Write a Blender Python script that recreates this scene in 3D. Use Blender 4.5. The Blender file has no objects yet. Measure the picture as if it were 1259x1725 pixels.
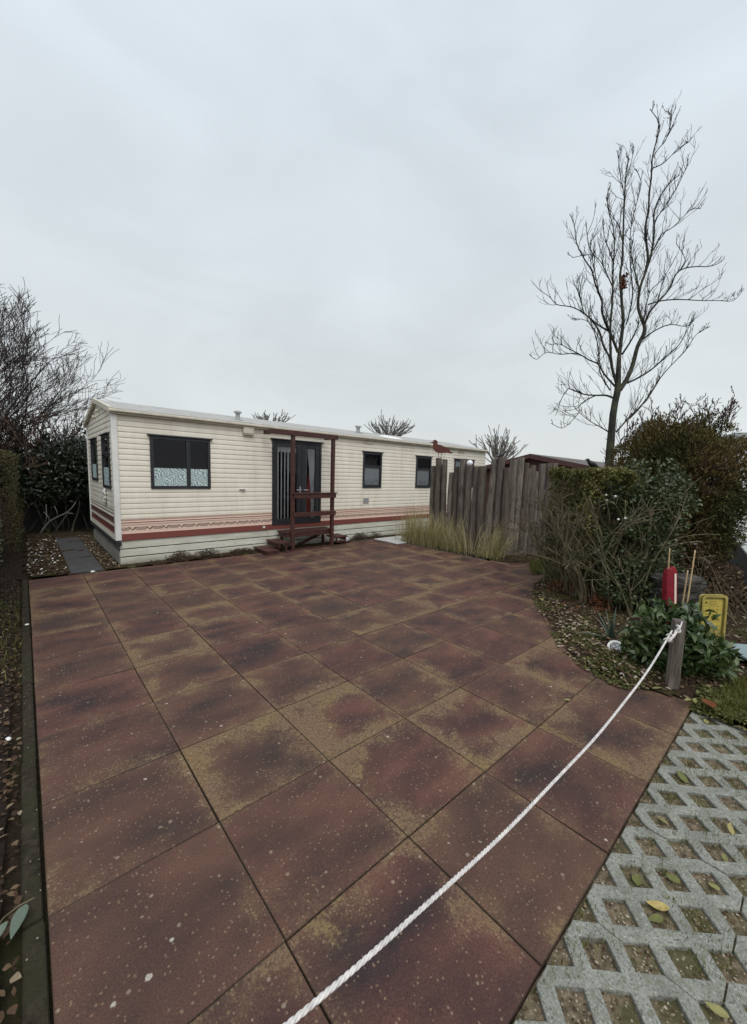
import bpy, bmesh, math, random
import numpy as np
from mathutils import Vector, Matrix, noise as mnoise
R_ = math.radians
SC = bpy.context.scene
COL = SC.collection
random.seed(7)

# ------------------------------------------------------------------ camera
CAMF = 663.21                        # focal length in pixels of the 1259 x 1725 photograph
CX, CY = 629.5, 872.5
CR = np.array([0.74843312, -0.66255893, 0.02938578])
CU = np.array([0.05083996, 0.10149459, 0.99353618])
CF = np.array([0.66125877, 0.74210141, -0.10964638])
CP = np.array([-0.584914567, -2.23865765, 1.57453838])
cd = bpy.data.cameras.new('camera'); cam = bpy.data.objects.new('camera', cd); COL.objects.link(cam)
cd.sensor_fit = 'VERTICAL'; cd.sensor_height = 24.0; cd.lens = CAMF * 24.0 / 1725.0
cd.shift_y = (CY - 862.5) / 1725.0
cd.clip_start = 0.03; cd.clip_end = 2000
mw = Matrix.Identity(4)
for i in range(3):
    mw[i][0] = CR[i]; mw[i][1] = CU[i]; mw[i][2] = -CF[i]; mw[i][3] = CP[i]
cam.matrix_world = mw
SC.camera = cam

def at(u, v, d):                     # the point of the place seen at a photo pixel, at a given distance
    return CP + (CF + (u - CX) / CAMF * CR - (v - CY) / CAMF * CU) * d

# ------------------------------------------------------------------ world, sun, exposure
SUN_EL, SUN_AZ = R_(52), R_(200)     # azimuth clockwise from +Y : behind the camera
world = bpy.data.worlds.new('World'); SC.world = world; world.use_nodes = True
wn = world.node_tree; wn.nodes.clear()
def wnode(t, **k):
    n = wn.nodes.new(t)
    for a, b in k.items(): setattr(n, a, b)
    return n
sky = wnode('ShaderNodeTexSky', sky_type='NISHITA', sun_disc=False, sun_elevation=SUN_EL, sun_rotation=SUN_AZ)
tcw = wnode('ShaderNodeTexCoord')
sepw = wnode('ShaderNodeSeparateXYZ'); wn.links.new(tcw.outputs['Generated'], sepw.inputs[0])
rampw = wnode('ShaderNodeValToRGB'); wn.links.new(sepw.outputs['Z'], rampw.inputs[0])
els = rampw.color_ramp.elements
els[0].position = 0.0; els[0].color = (6.5, 6.7, 6.6, 1)
els[1].position = 1.0; els[1].color = (12.5, 13.4, 14.2, 1)
for pos, c in ((0.10, (6.4, 6.75, 6.8)), (0.30, (6.25, 6.75, 7.0)), (0.55, (6.4, 7.0, 7.5)), (0.74, (6.5, 7.2, 7.8)), (0.86, (11.0, 11.8, 12.6))):
    e = els.new(pos); e.color = (*c, 1)
mapw = wnode('ShaderNodeMapping'); mapw.inputs['Scale'].default_value = (1.0, 1.0, 2.2)
wn.links.new(tcw.outputs['Generated'], mapw.inputs[0])
noiw = wnode('ShaderNodeTexNoise'); noiw.inputs['Scale'].default_value = 2.1; noiw.inputs['Detail'].default_value = 5; noiw.inputs['Roughness'].default_value = 0.5
noiw.inputs['Distortion'].default_value = 0.6
wn.links.new(mapw.outputs[0], noiw.inputs['Vector'])
mrw = wnode('ShaderNodeMapRange'); wn.links.new(noiw.outputs['Fac'], mrw.inputs[0])
mrw.inputs[1].default_value = 0.3; mrw.inputs[2].default_value = 0.7; mrw.inputs[3].default_value = 0.92; mrw.inputs[4].default_value = 1.08
mulw = wnode('ShaderNodeVectorMath', operation='SCALE')
wn.links.new(rampw.outputs[0], mulw.inputs[0]); wn.links.new(mrw.outputs[0], mulw.inputs['Scale'])
mixw = wnode('ShaderNodeMix', data_type='RGBA'); mixw.inputs[0].default_value = 0.96   # the cloud deck over the clear sky
wn.links.new(sky.outputs[0], mixw.inputs[6]); wn.links.new(mulw.outputs[0], mixw.inputs[7])
bgw = wnode('ShaderNodeBackground'); bgw.inputs['Strength'].default_value = 0.113
outw = wnode('ShaderNodeOutputWorld')
wn.links.new(mixw.outputs[2], bgw.inputs['Color']); wn.links.new(bgw.outputs[0], outw.inputs[0])

sd = bpy.data.lights.new('sun', 'SUN'); sd.energy = 1.5; sd.angle = R_(35); sd.color = (1.0, 0.96, 0.90)
sun = bpy.data.objects.new('sun', sd); COL.objects.link(sun)
sun.rotation_euler = Vector((math.sin(SUN_AZ) * math.cos(SUN_EL), math.cos(SUN_AZ) * math.cos(SUN_EL), math.sin(SUN_EL))).to_track_quat('Z', 'Y').to_euler()
SC.view_settings.view_transform = 'Standard'; SC.view_settings.look = 'None'
SC.view_settings.exposure = 0.0; SC.view_settings.gamma = 1.0
SC.cycles.max_bounces = 6; SC.cycles.transparent_max_bounces = 12

# ------------------------------------------------------------------ materials
class MT:
    def __init__(s, name):
        s.m = bpy.data.materials.new(name); s.m.use_nodes = True; s.nt = s.m.node_tree; s.nt.nodes.clear()
        s.out = s.nt.nodes.new('ShaderNodeOutputMaterial')
        s.tc = s.nt.nodes.new('ShaderNodeTexCoord'); s.obj = s.tc.outputs['Object']
    def n(s, t, **k):
        x = s.nt.nodes.new(t)
        for a, b in k.items(): setattr(x, a, b)
        return x
    def put(s, sock, v):
        if isinstance(v, bpy.types.NodeSocket): s.nt.links.new(v, sock)
        elif isinstance(v, (tuple, list)) and sock.type == 'RGBA' and len(v) == 3: sock.default_value = (*v, 1)
        else: sock.default_value = v
    def math(s, op, a, b=0.0, c=0.0, clamp=False):
        x = s.n('ShaderNodeMath', operation=op, use_clamp=clamp)
        s.put(x.inputs[0], a); s.put(x.inputs[1], b); s.put(x.inputs[2], c); return x.outputs[0]
    def vmath(s, op, a, b=(0, 0, 0)):
        x = s.n('ShaderNodeVectorMath', operation=op); s.put(x.inputs[0], a); s.put(x.inputs[1], b); return x.outputs[0]
    def sep(s, v):
        x = s.n('ShaderNodeSeparateXYZ'); s.put(x.inputs[0], v); return x.outputs
    def mapping(s, v, scale=(1, 1, 1), rot=(0, 0, 0), loc=(0, 0, 0)):
        x = s.n('ShaderNodeMapping'); s.put(x.inputs[0], v)
        x.inputs['Scale'].default_value = scale; x.inputs['Rotation'].default_value = rot; x.inputs['Location'].default_value = loc
        return x.outputs[0]
    def noise(s, scale, detail=3, rough=0.55, vec=None, dist=0.0, col=False):
        x = s.n('ShaderNodeTexNoise'); s.put(x.inputs['Vector'], vec or s.obj)
        x.inputs['Scale'].default_value = scale; x.inputs['Detail'].default_value = detail
        x.inputs['Roughness'].default_value = rough; x.inputs['Distortion'].default_value = dist
        return x.outputs['Color' if col else 'Fac']
    def voro(s, scale, vec=None, feat='F1', rand=1.0):
        x = s.n('ShaderNodeTexVoronoi', feature=feat); s.put(x.inputs['Vector'], vec or s.obj)
        x.inputs['Scale'].default_value = scale; x.inputs['Randomness'].default_value = rand
        return x.outputs['Distance'], x.outputs['Color'] if feat == 'F1' else None
    def attr(s, name='rnd', out='Fac'):
        x = s.n('ShaderNodeAttribute', attribute_name=name); return x.outputs[out]
    def mr(s, v, a, b, c=0.0, d=1.0, smooth=False):
        x = s.n('ShaderNodeMapRange'); s.put(x.inputs[0], v)
        if smooth: x.interpolation_type = 'SMOOTHSTEP'
        for i, q in enumerate((a, b, c, d)): s.put(x.inputs[i + 1], q)
        return x.outputs[0]
    def mix(s, f, a, b, blend='MIX'):
        x = s.n('ShaderNodeMix', data_type='RGBA', blend_type=blend)
        s.put(x.inputs[0], f); s.put(x.inputs[6], a); s.put(x.inputs[7], b); return x.outputs[2]
    def ramp(s, f, pts, const=False):
        x = s.n('ShaderNodeValToRGB'); s.put(x.inputs[0], f); e = x.color_ramp.elements
        if const: x.color_ramp.interpolation = 'CONSTANT'
        e[0].position = pts[0][0]; e[0].color = (*pts[0][1], 1); e[1].position = pts[-1][0]; e[1].color = (*pts[-1][1], 1)
        for p, c in pts[1:-1]:
            q = e.new(p); q.color = (*c, 1)
        return x.outputs[0]
    def done(s, color, rough=0.7, bump=None, bstr=0.3, bdist=0.01, spec=0.5, metal=0.0, trans=0.0):
        b = s.n('ShaderNodeBsdfPrincipled'); s.put(b.inputs['Base Color'], color); s.put(b.inputs['Roughness'], rough)
        b.inputs['Specular IOR Level'].default_value = spec; b.inputs['Metallic'].default_value = metal
        if bump is not None:
            x = s.n('ShaderNodeBump'); s.put(x.inputs['Height'], bump); x.inputs['Strength'].default_value = bstr; x.inputs['Distance'].default_value = bdist
            s.nt.links.new(x.outputs[0], b.inputs['Normal'])
        sh = b.outputs[0]
        if trans > 0:
            t = s.n('ShaderNodeBsdfTranslucent'); s.put(t.inputs[0], color)
            mx = s.n('ShaderNodeMixShader'); mx.inputs[0].default_value = trans
            s.nt.links.new(sh, mx.inputs[1]); s.nt.links.new(t.outputs[0], mx.inputs[2]); sh = mx.outputs[0]
        s.nt.links.new(sh, s.out.inputs[0]); return s.m

def simple(name, col, rough=0.6, var=0.25, scale=8, metal=0.0, bump=0.15, spec=0.5):
    t = MT(name); f = t.noise(scale, 5, 0.6)
    d = tuple(c * (1 - var) for c in col); l = tuple(min(1, c * (1 + var)) for c in col)
    g = t.noise(scale * 12, 2)
    return t.done(t.ramp(f, [(0.3, d), (0.7, l)]), rough, g, bump, 0.003, spec, metal)

def m_tile():
    t = MT('concrete_tile')
    x, y, z = t.sep(t.obj)[:3]
    fx = t.math('FRACT', t.math('DIVIDE', x, 0.6)); fy = t.math('FRACT', t.math('DIVIDE', y, 0.6))
    ax = t.math('ABSOLUTE', t.math('SUBTRACT', fx, 0.5)); ay = t.math('ABSOLUTE', t.math('SUBTRACT', fy, 0.5))
    d = t.math('SUBTRACT', 0.5, t.math('MAXIMUM', ax, ay))
    rnd = t.attr('rnd', 'Color'); r1, r2, r3 = t.sep(rnd)[:3]
    big = t.noise(1.7, 2, 0.5); mid = t.noise(5.5, 4, 0.6, dist=0.8)
    fine = t.noise(80, 5, 0.8); grit = t.noise(170, 4, 0.8)
    # each tile keeps its own dark heart, off centre and streaked
    offs = t.vmath('SCALE', rnd, (0, 0, 0)); offs.node.inputs['Scale'].default_value = 9.0
    tv = t.vmath('ADD', t.obj, offs)
    heart = t.math('ADD', t.noise(2.6, 3, 0.5, vec=t.mapping(tv, (1.0, 2.0, 1))), t.mr(d, 0.03, 0.42, 0.06, -0.05))
    base = t.ramp(heart, [(0.28, (0.039, 0.0235, 0.024)), (0.44, (0.076, 0.0365, 0.032)), (0.58, (0.113, 0.051, 0.040)), (0.72, (0.150, 0.071, 0.052))])
    brown = t.mix(t.mr(t.math('ADD', r1, t.math('MULTIPLY', mid, 0.5)), 0.55, 1.15, 0.0, 0.65), base, t.ramp(heart, [(0.3, (0.056, 0.036, 0.029)), (0.7, (0.118, 0.067, 0.045))]))
    # lichen creeping in from the joints
    reach = t.math('ADD', t.math('MULTIPLY', t.math('SUBTRACT', mid, 0.5), 0.75), t.math('MULTIPLY', t.math('SUBTRACT', r2, 0.46), 0.30))
    reach = t.math('ADD', reach, t.math('MULTIPLY', t.math('SUBTRACT', big, 0.5), 0.65))
    r4 = t.math('FRACT', t.math('MULTIPLY', r1, 7.31)); inv = lambda q: t.math('SUBTRACT', 1.0, q)
    sides = [t.math('ADD', p_, t.math('MULTIPLY', q_, 0.15)) for p_, q_ in ((fx, r1), (inv(fx), r2), (fy, r3), (inv(fy), r4))]
    da = t.math('MINIMUM', t.math('MINIMUM', sides[0], sides[1]), t.math('MINIMUM', sides[2], sides[3]))
    dd = t.math('SUBTRACT', t.math('SUBTRACT', da, 0.05), reach)
    e = t.mr(dd, -0.07, 0.24, 1.0, 0.0, True)
    clot = t.noise(46, 5, 0.8)
    soft = t.math('MULTIPLY', e, t.mr(clot, 0.38, 0.60, 0.15, 1.0))
    grain = t.mr(t.math('SUBTRACT', t.math('ADD', t.math('MULTIPLY', fine, 0.55), t.math('MULTIPLY', clot, 0.45)), t.math('SUBTRACT', 0.70, t.math('MULTIPLY', e, 0.26))), 0.0, 0.07)
    gv, gc = t.voro(85); gcell = t.sep(gc)[0]
    gran = t.math('MULTIPLY', t.mr(gv, 0.30, 0.46, 1, 0), t.math('GREATER_THAN', gcell, t.math('SUBTRACT', 0.97, t.math('MULTIPLY', e, 0.55))))
    grain = t.math('MAXIMUM', grain, t.math('MULTIPLY', gran, 0.9))
    lich = t.math('ADD', t.math('MULTIPLY', soft, 0.45), t.math('MULTIPLY', grain, t.math('ADD', 0.22, t.math('MULTIPLY', e, 0.38))), clamp=True)
    tan = t.ramp(t.noise(3.1, 3), [(0.3, (0.190, 0.116, 0.070)), (0.52, (0.205, 0.136, 0.074)), (0.70, (0.24, 0.165, 0.074))])
    c = t.mix(lich, brown, tan)
    # round lichen spots of three sizes
    v1, vc1 = t.voro(70); cell1 = t.sep(vc1)[0]
    s1 = t.math('MULTIPLY', t.mr(v1, 0.20, 0.34, 1, 0), t.math('GREATER_THAN', cell1, t.math('SUBTRACT', 0.76, t.math('MULTIPLY', e, 0.40))))
    v2, vc2 = t.voro(24); c2s = t.sep(vc2)
    s2 = t.math('MULTIPLY', t.mr(v2, t.math('MULTIPLY', c2s[1], 0.16), t.math('ADD', 0.03, t.math('MULTIPLY', c2s[1], 0.20)), 1, 0), t.math('GREATER_THAN', t.math('ADD', c2s[0], t.math('MULTIPLY', big, 0.45)), 0.80))
    wob = t.vmath('ADD', t.obj, t.vmath('MULTIPLY', t.noise(60, 2, col=True), (0.012, 0.012, 0)))
    v3, vc3 = t.voro(11, vec=wob); c3s = t.sep(vc3)
    s3 = t.math('MULTIPLY', t.mr(v3, t.math('MULTIPLY', c3s[1], 0.09), t.math('ADD', 0.02, t.math('MULTIPLY', c3s[1], 0.11)), 1, 0), t.math('GREATER_THAN', t.math('ADD', c3s[0], t.math('MULTIPLY', t.noise(1.2, 2), 0.5)), 1.00))
    c = t.mix(t.math('MULTIPLY', s1, 0.60), c, (0.30, 0.205, 0.13))
    c = t.mix(t.math('MULTIPLY', s2, 0.62), c, (0.36, 0.29, 0.21))
    c = t.mix(t.math('MULTIPLY', s3, 0.80), c, (0.56, 0.51, 0.44))
    c = t.mix(t.mr(grit, 0.36, 0.56), t.mix(0.55, c, (0.012, 0.010, 0.009)), c)
    c = t.mix(t.mr(grit, 0.60, 0.72, 0, 0.35), c, (0.30, 0.20, 0.13))
    c = t.mix(t.mr(t.math('ADD', d, t.math('MULTIPLY', t.math('SUBTRACT', fine, 0.5), 0.03)), 0.014, 0.0, 0, 0.8), c, (0.045, 0.034, 0.024))
    h = t.math('ADD', t.math('MULTIPLY', fine, 0.6), t.math('MULTIPLY', grit, 0.5))
    return t.done(c, t.mr(heart, 0.3, 0.7, 0.66, 0.82), h, 0.8, 0.005, 0.24)

def m_soil(name, dark, light, moss=None, mossamt=0.5, specks=0.0):
    t = MT(name); f = t.noise(35, 6, 0.7); g = t.noise(160, 3, 0.7)
    c = t.ramp(f, [(0.32, dark), (0.68, light)])
    if moss: c = t.mix(t.math('MULTIPLY', t.mr(t.math('ADD', t.noise(4, 4), t.math('MULTIPLY', g, 0.3)), 0.62, 0.78), mossamt), c, moss)
    if specks:
        v, vc = t.voro(75); cc = t.sep(vc)[0]
        c = t.mix(t.math('MULTIPLY', t.mr(v, 0.15, 0.3, 1, 0), t.math('GREATER_THAN', cc, 1 - specks)), c, (0.42, 0.36, 0.28))
    return t.done(c, 0.95, t.math('ADD', f, t.math('MULTIPLY', g, 0.5)), 0.8, 0.02, 0.08)

def m_paver():
    t = MT('grey_concrete'); a = t.noise(7, 5, 0.6); b = t.noise(140, 3, 0.7); cc = t.noise(38, 4, 0.65)
    c = t.ramp(a, [(0.3, (0.165, 0.165, 0.142)), (0.7, (0.285, 0.287, 0.252))])
    c = t.mix(t.mr(b, 0.52, 0.66), c, (0.085, 0.088, 0.078)); c = t.mix(t.mr(b, 0.40, 0.30), c, (0.42, 0.435, 0.41))
    c = t.mix(t.math('MULTIPLY', t.mr(cc, 0.50, 0.66), 0.65), c, (0.135, 0.135, 0.085))
    return t.done(c, 0.9, t.math('ADD', b, cc), 0.6, 0.006, 0.3)

def m_leaf(name, cols, rough=0.5, trans=0.15, spec=0.25):
    t = MT(name); r = t.attr('rnd'); n = len(cols)
    c = t.ramp(r, [(i / (n - 1), q) for i, q in enumerate(cols)])
    c = t.mix(t.mr(t.noise(90, 2), 0.3, 0.7, 0, 0.35), c, tuple(q * 0.55 for q in cols[0]))
    return t.done(c, rough, None, spec=spec, trans=trans)

def m_bark(name, dark, light, scale=18, stretch=6, moss=None):
    t = MT(name); f = t.noise(scale, 5, 0.65, vec=t.mapping(t.obj, (1, 1, 1.0 / stretch)))
    c = t.ramp(f, [(0.35, dark), (0.65, light)])
    if moss: c = t.mix(t.mr(t.noise(4, 4), 0.45, 0.62), c, moss)
    return t.done(c, 0.9, f, 0.7, 0.02, 0.2)

def m_wood_post(name='weathered_wood'):
    t = MT(name); r = t.attr('rnd')
    v = t.mapping(t.obj, (1, 1, 0.10)); f = t.noise(26, 6, 0.7, vec=v); k = t.noise(5, 4, 0.6, vec=t.mapping(t.obj, (1, 1, 0.5)))
    c = t.ramp(f, [(0.3, (0.045, 0.039, 0.035)), (0.46, (0.140, 0.120, 0.102)), (0.66, (0.28, 0.245, 0.208))])
    c = t.mix(t.mr(k, 0.55, 0.72, 0, 0.75), c, (0.045, 0.037, 0.031))
    c = t.mix(t.math('MULTIPLY', r, 0.9), c, t.mix(f, (0.035, 0.028, 0.026), (0.13, 0.10, 0.085)))
    c = t.mix(t.mr(t.noise(9, 4), 0.62, 0.75, 0, 0.5), c, (0.11, 0.12, 0.075))
    return t.done(c, 0.92, f, 0.9, 0.02, 0.2)

def m_siding(front=True):
    t = MT('cream_siding_front' if front else 'cream_siding_end')
    x, y, z = t.sep(t.obj)[:3]
    a = x if front else y
    stain = t.noise(3, 5, 0.65, vec=t.mapping(t.obj, (1.2, 1.2, 0.35))); sp = t.noise(40, 3)
    cream = t.ramp(stain, [(0.3, (0.73, 0.67, 0.56)), (0.7, (0.84, 0.785, 0.68))])
    cream = t.mix(t.mr(sp, 0.62, 0.8, 0, 0.4), cream, (0.40, 0.34, 0.25))
    drip = t.noise(4.5, 4, 0.6, vec=t.mapping(t.obj, (1.1, 1.1, 0.12)))
    cream = t.mix(t.mr(drip, 0.54, 0.74, 0, 0.22), cream, (0.33, 0.29, 0.21))
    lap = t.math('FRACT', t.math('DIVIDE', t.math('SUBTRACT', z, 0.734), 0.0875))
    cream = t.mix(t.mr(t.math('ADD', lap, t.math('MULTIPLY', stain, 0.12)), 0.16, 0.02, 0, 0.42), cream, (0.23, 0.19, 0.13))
    c = cream
    def band(c, z0, z1, col, f=1.0):
        m = t.math('MULTIPLY', t.math('GREATER_THAN', z, z0), t.math('LESS_THAN', z, z1))
        if f != 1.0: m = t.math('MULTIPLY', m, f)
        return t.mix(m, c, col)
    if front:
        pink = t.mix(stain, (0.68, 0.50, 0.41), (0.76, 0.58, 0.49))
        c = band(c, 0.38, 0.715, pink)
        c = band(c, 0.735, 0.75, (0.48, 0.30, 0.22), 0.6)
        c = band(c, 0.712, 0.722, (0.34, 0.14, 0.10))
        c = band(c, 0.672, 0.688, (0.17, 0.055, 0.045))
        c = band(c, 0.640, 0.646, (0.33, 0.17, 0.13))
        # the running scroll ornament
        k = 2 * math.pi / 0.125
        w1 = t.math('MULTIPLY', t.math('SINE', t.math('MULTIPLY', a, k)), 0.022)
        w2 = t.math('MULTIPLY', t.math('SINE', t.math('ADD', t.math('MULTIPLY', a, k * 1.5), 0.9)), 0.021)
        w3 = t.math('MULTIPLY', t.math('SINE', t.math('ADD', t.math('MULTIPLY', a, k * 2), 2.2)), 0.017)
        zz = t.math('SUBTRACT', z, 0.578)
        for w in (w1, w2, w3):
            m = t.math('LESS_THAN', t.math('ABSOLUTE', t.math('SUBTRACT', zz, w)), 0.0064)
            c = t.mix(m, c, (0.17, 0.10, 0.085))
        c = band(c, 0.38, 0.502, (0.20, 0.060, 0.048))
    else:
        c = band(c, 0.86, 0.875, (0.05, 0.035, 0.03)); c = band(c, 0.80, 0.818, (0.07, 0.04, 0.035))
        c = band(c, 0.66, 0.76, (0.12, 0.055, 0.05)); c = band(c, 0.49, 0.60, (0.15, 0.045, 0.04))
    return t.done(c, 0.45, t.noise(5, 2), 0.08, 0.01, 0.45)

def m_glass():
    t = MT('dark_window_glass')
    fr = t.n('ShaderNodeFresnel'); fr.inputs[0].default_value = 1.46
    tr = t.n('ShaderNodeBsdfTransparent'); tr.inputs[0].default_value = (0.93, 0.94, 0.95, 1)
    gl = t.n('ShaderNodeBsdfGlossy'); gl.inputs['Roughness'].default_value = 0.015; gl.inputs[0].default_value = (0.75, 0.74, 0.80, 1)
    bp = t.n('ShaderNodeBump'); t.put(bp.inputs['Height'], t.noise(2.2, 1)); bp.inputs['Strength'].default_value = 0.04; bp.inputs['Distance'].default_value = 0.03
    t.nt.links.new(bp.outputs[0], gl.inputs['Normal'])
    mx = t.n('ShaderNodeMixShader'); t.nt.links.new(fr.outputs[0], mx.inputs[0])
    t.nt.links.new(tr.outputs[0], mx.inputs[1]); t.nt.links.new(gl.outputs[0], mx.inputs[2]); t.nt.links.new(mx.outputs[0], t.out.inputs[0])
    return t.m

def m_film():
    t = MT('patterned_window_film')
    w = t.n('ShaderNodeTexWave', wave_type='BANDS'); t.put(w.inputs['Vector'], t.mapping(t.obj, (1, 1, 1), (0, R_(40), R_(0))))
    w.inputs['Scale'].default_value = 8; w.inputs['Distortion'].default_value = 22; w.inputs['Detail'].default_value = 2; w.inputs['Detail Scale'].default_value = 0.8
    return t.done(t.ramp(w.outputs['Fac'], [(0.25, (0.30, 0.42, 0.44)), (0.6, (0.55, 0.70, 0.70)), (0.8, (0.80, 0.90, 0.88))]), 0.6, trans=0.25)

def m_lace():
    t = MT('net_curtain'); x, y, z = t.sep(t.obj)[:3]
    f = t.noise(30, 4, 0.7, vec=t.mapping(t.obj, (1.6, 1.6, 0.9)))
    lowp = t.mr(z, 1.46, 1.42)
    c = t.mix(t.math('MULTIPLY', t.mr(f, 0.48, 0.56), t.math('ADD', 0.25, t.math('MULTIPLY', lowp, 0.7))), (0.93, 0.95, 0.96), (0.42, 0.46, 0.48))
    return t.done(c, 0.9, trans=0.3)

def m_skirt():
    t = MT('peeling_white_boards'); f = t.noise(5, 6, 0.65, vec=t.mapping(t.obj, (0.5, 1, 3))); g = t.noise(30, 4, 0.6, vec=t.mapping(t.obj, (0.6, 1, 2)))
    c = t.ramp(f, [(0.3, (0.48, 0.46, 0.38)), (0.7, (0.72, 0.71, 0.62))])
    c = t.mix(t.mr(t.math('ADD', g, t.math('MULTIPLY', f, 0.25)), 0.76, 0.82), c, (0.16, 0.15, 0.10))
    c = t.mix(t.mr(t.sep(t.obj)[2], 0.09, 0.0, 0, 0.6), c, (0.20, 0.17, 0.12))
    return t.done(c, 0.7, g, 0.3, 0.005)

def m_roof():
    t = MT('white_roof_sheet'); f = t.noise(6, 6, 0.7); g = t.noise(45, 4, 0.7)
    c = t.ramp(f, [(0.3, (0.27, 0.26, 0.24)), (0.65, (0.43, 0.42, 0.395))])
    c = t.mix(t.mr(g, 0.50, 0.66, 0, 0.75), c, (0.22, 0.21, 0.18))
    return t.done(c, 0.6, g, 0.2, 0.006)

def m_porch():
    t = MT('red_brown_stained_wood'); f = t.noise(14, 5, 0.65, vec=t.mapping(t.obj, (0.4, 1, 1)))
    return t.done(t.ramp(f, [(0.3, (0.030, 0.011, 0.0095)), (0.7, (0.088, 0.027, 0.021))]), 0.6, f, 0.3, 0.006)

def m_log():
    t = MT('grey_ridged_bark'); v = t.mapping(t.obj, (2, 2, 14)); f = t.noise(3.2, 5, 0.65, vec=v, dist=1.2)
    return t.done(t.ramp(f, [(0.3, (0.012, 0.010, 0.009)), (0.5, (0.065, 0.059, 0.052)), (0.7, (0.17, 0.155, 0.135))]), 0.95, f, 1.0, 0.05, 0.2)

def m_disc():
    t = MT('ornament_disc'); x, y, z = t.sep(t.obj)[:3]
    rad = t.math('SQRT', t.math('ADD', t.math('MULTIPLY', x, x), t.math('MULTIPLY', y, y)))
    v, vc = t.voro(75); m = t.math('MULTIPLY', t.math('LESS_THAN', rad, 0.047), t.mr(v, 0.28, 0.42))
    return t.done(t.mix(m, (0.86, 0.84, 0.78), (0.20, 0.21, 0.22)), 0.4, spec=0.5)

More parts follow.
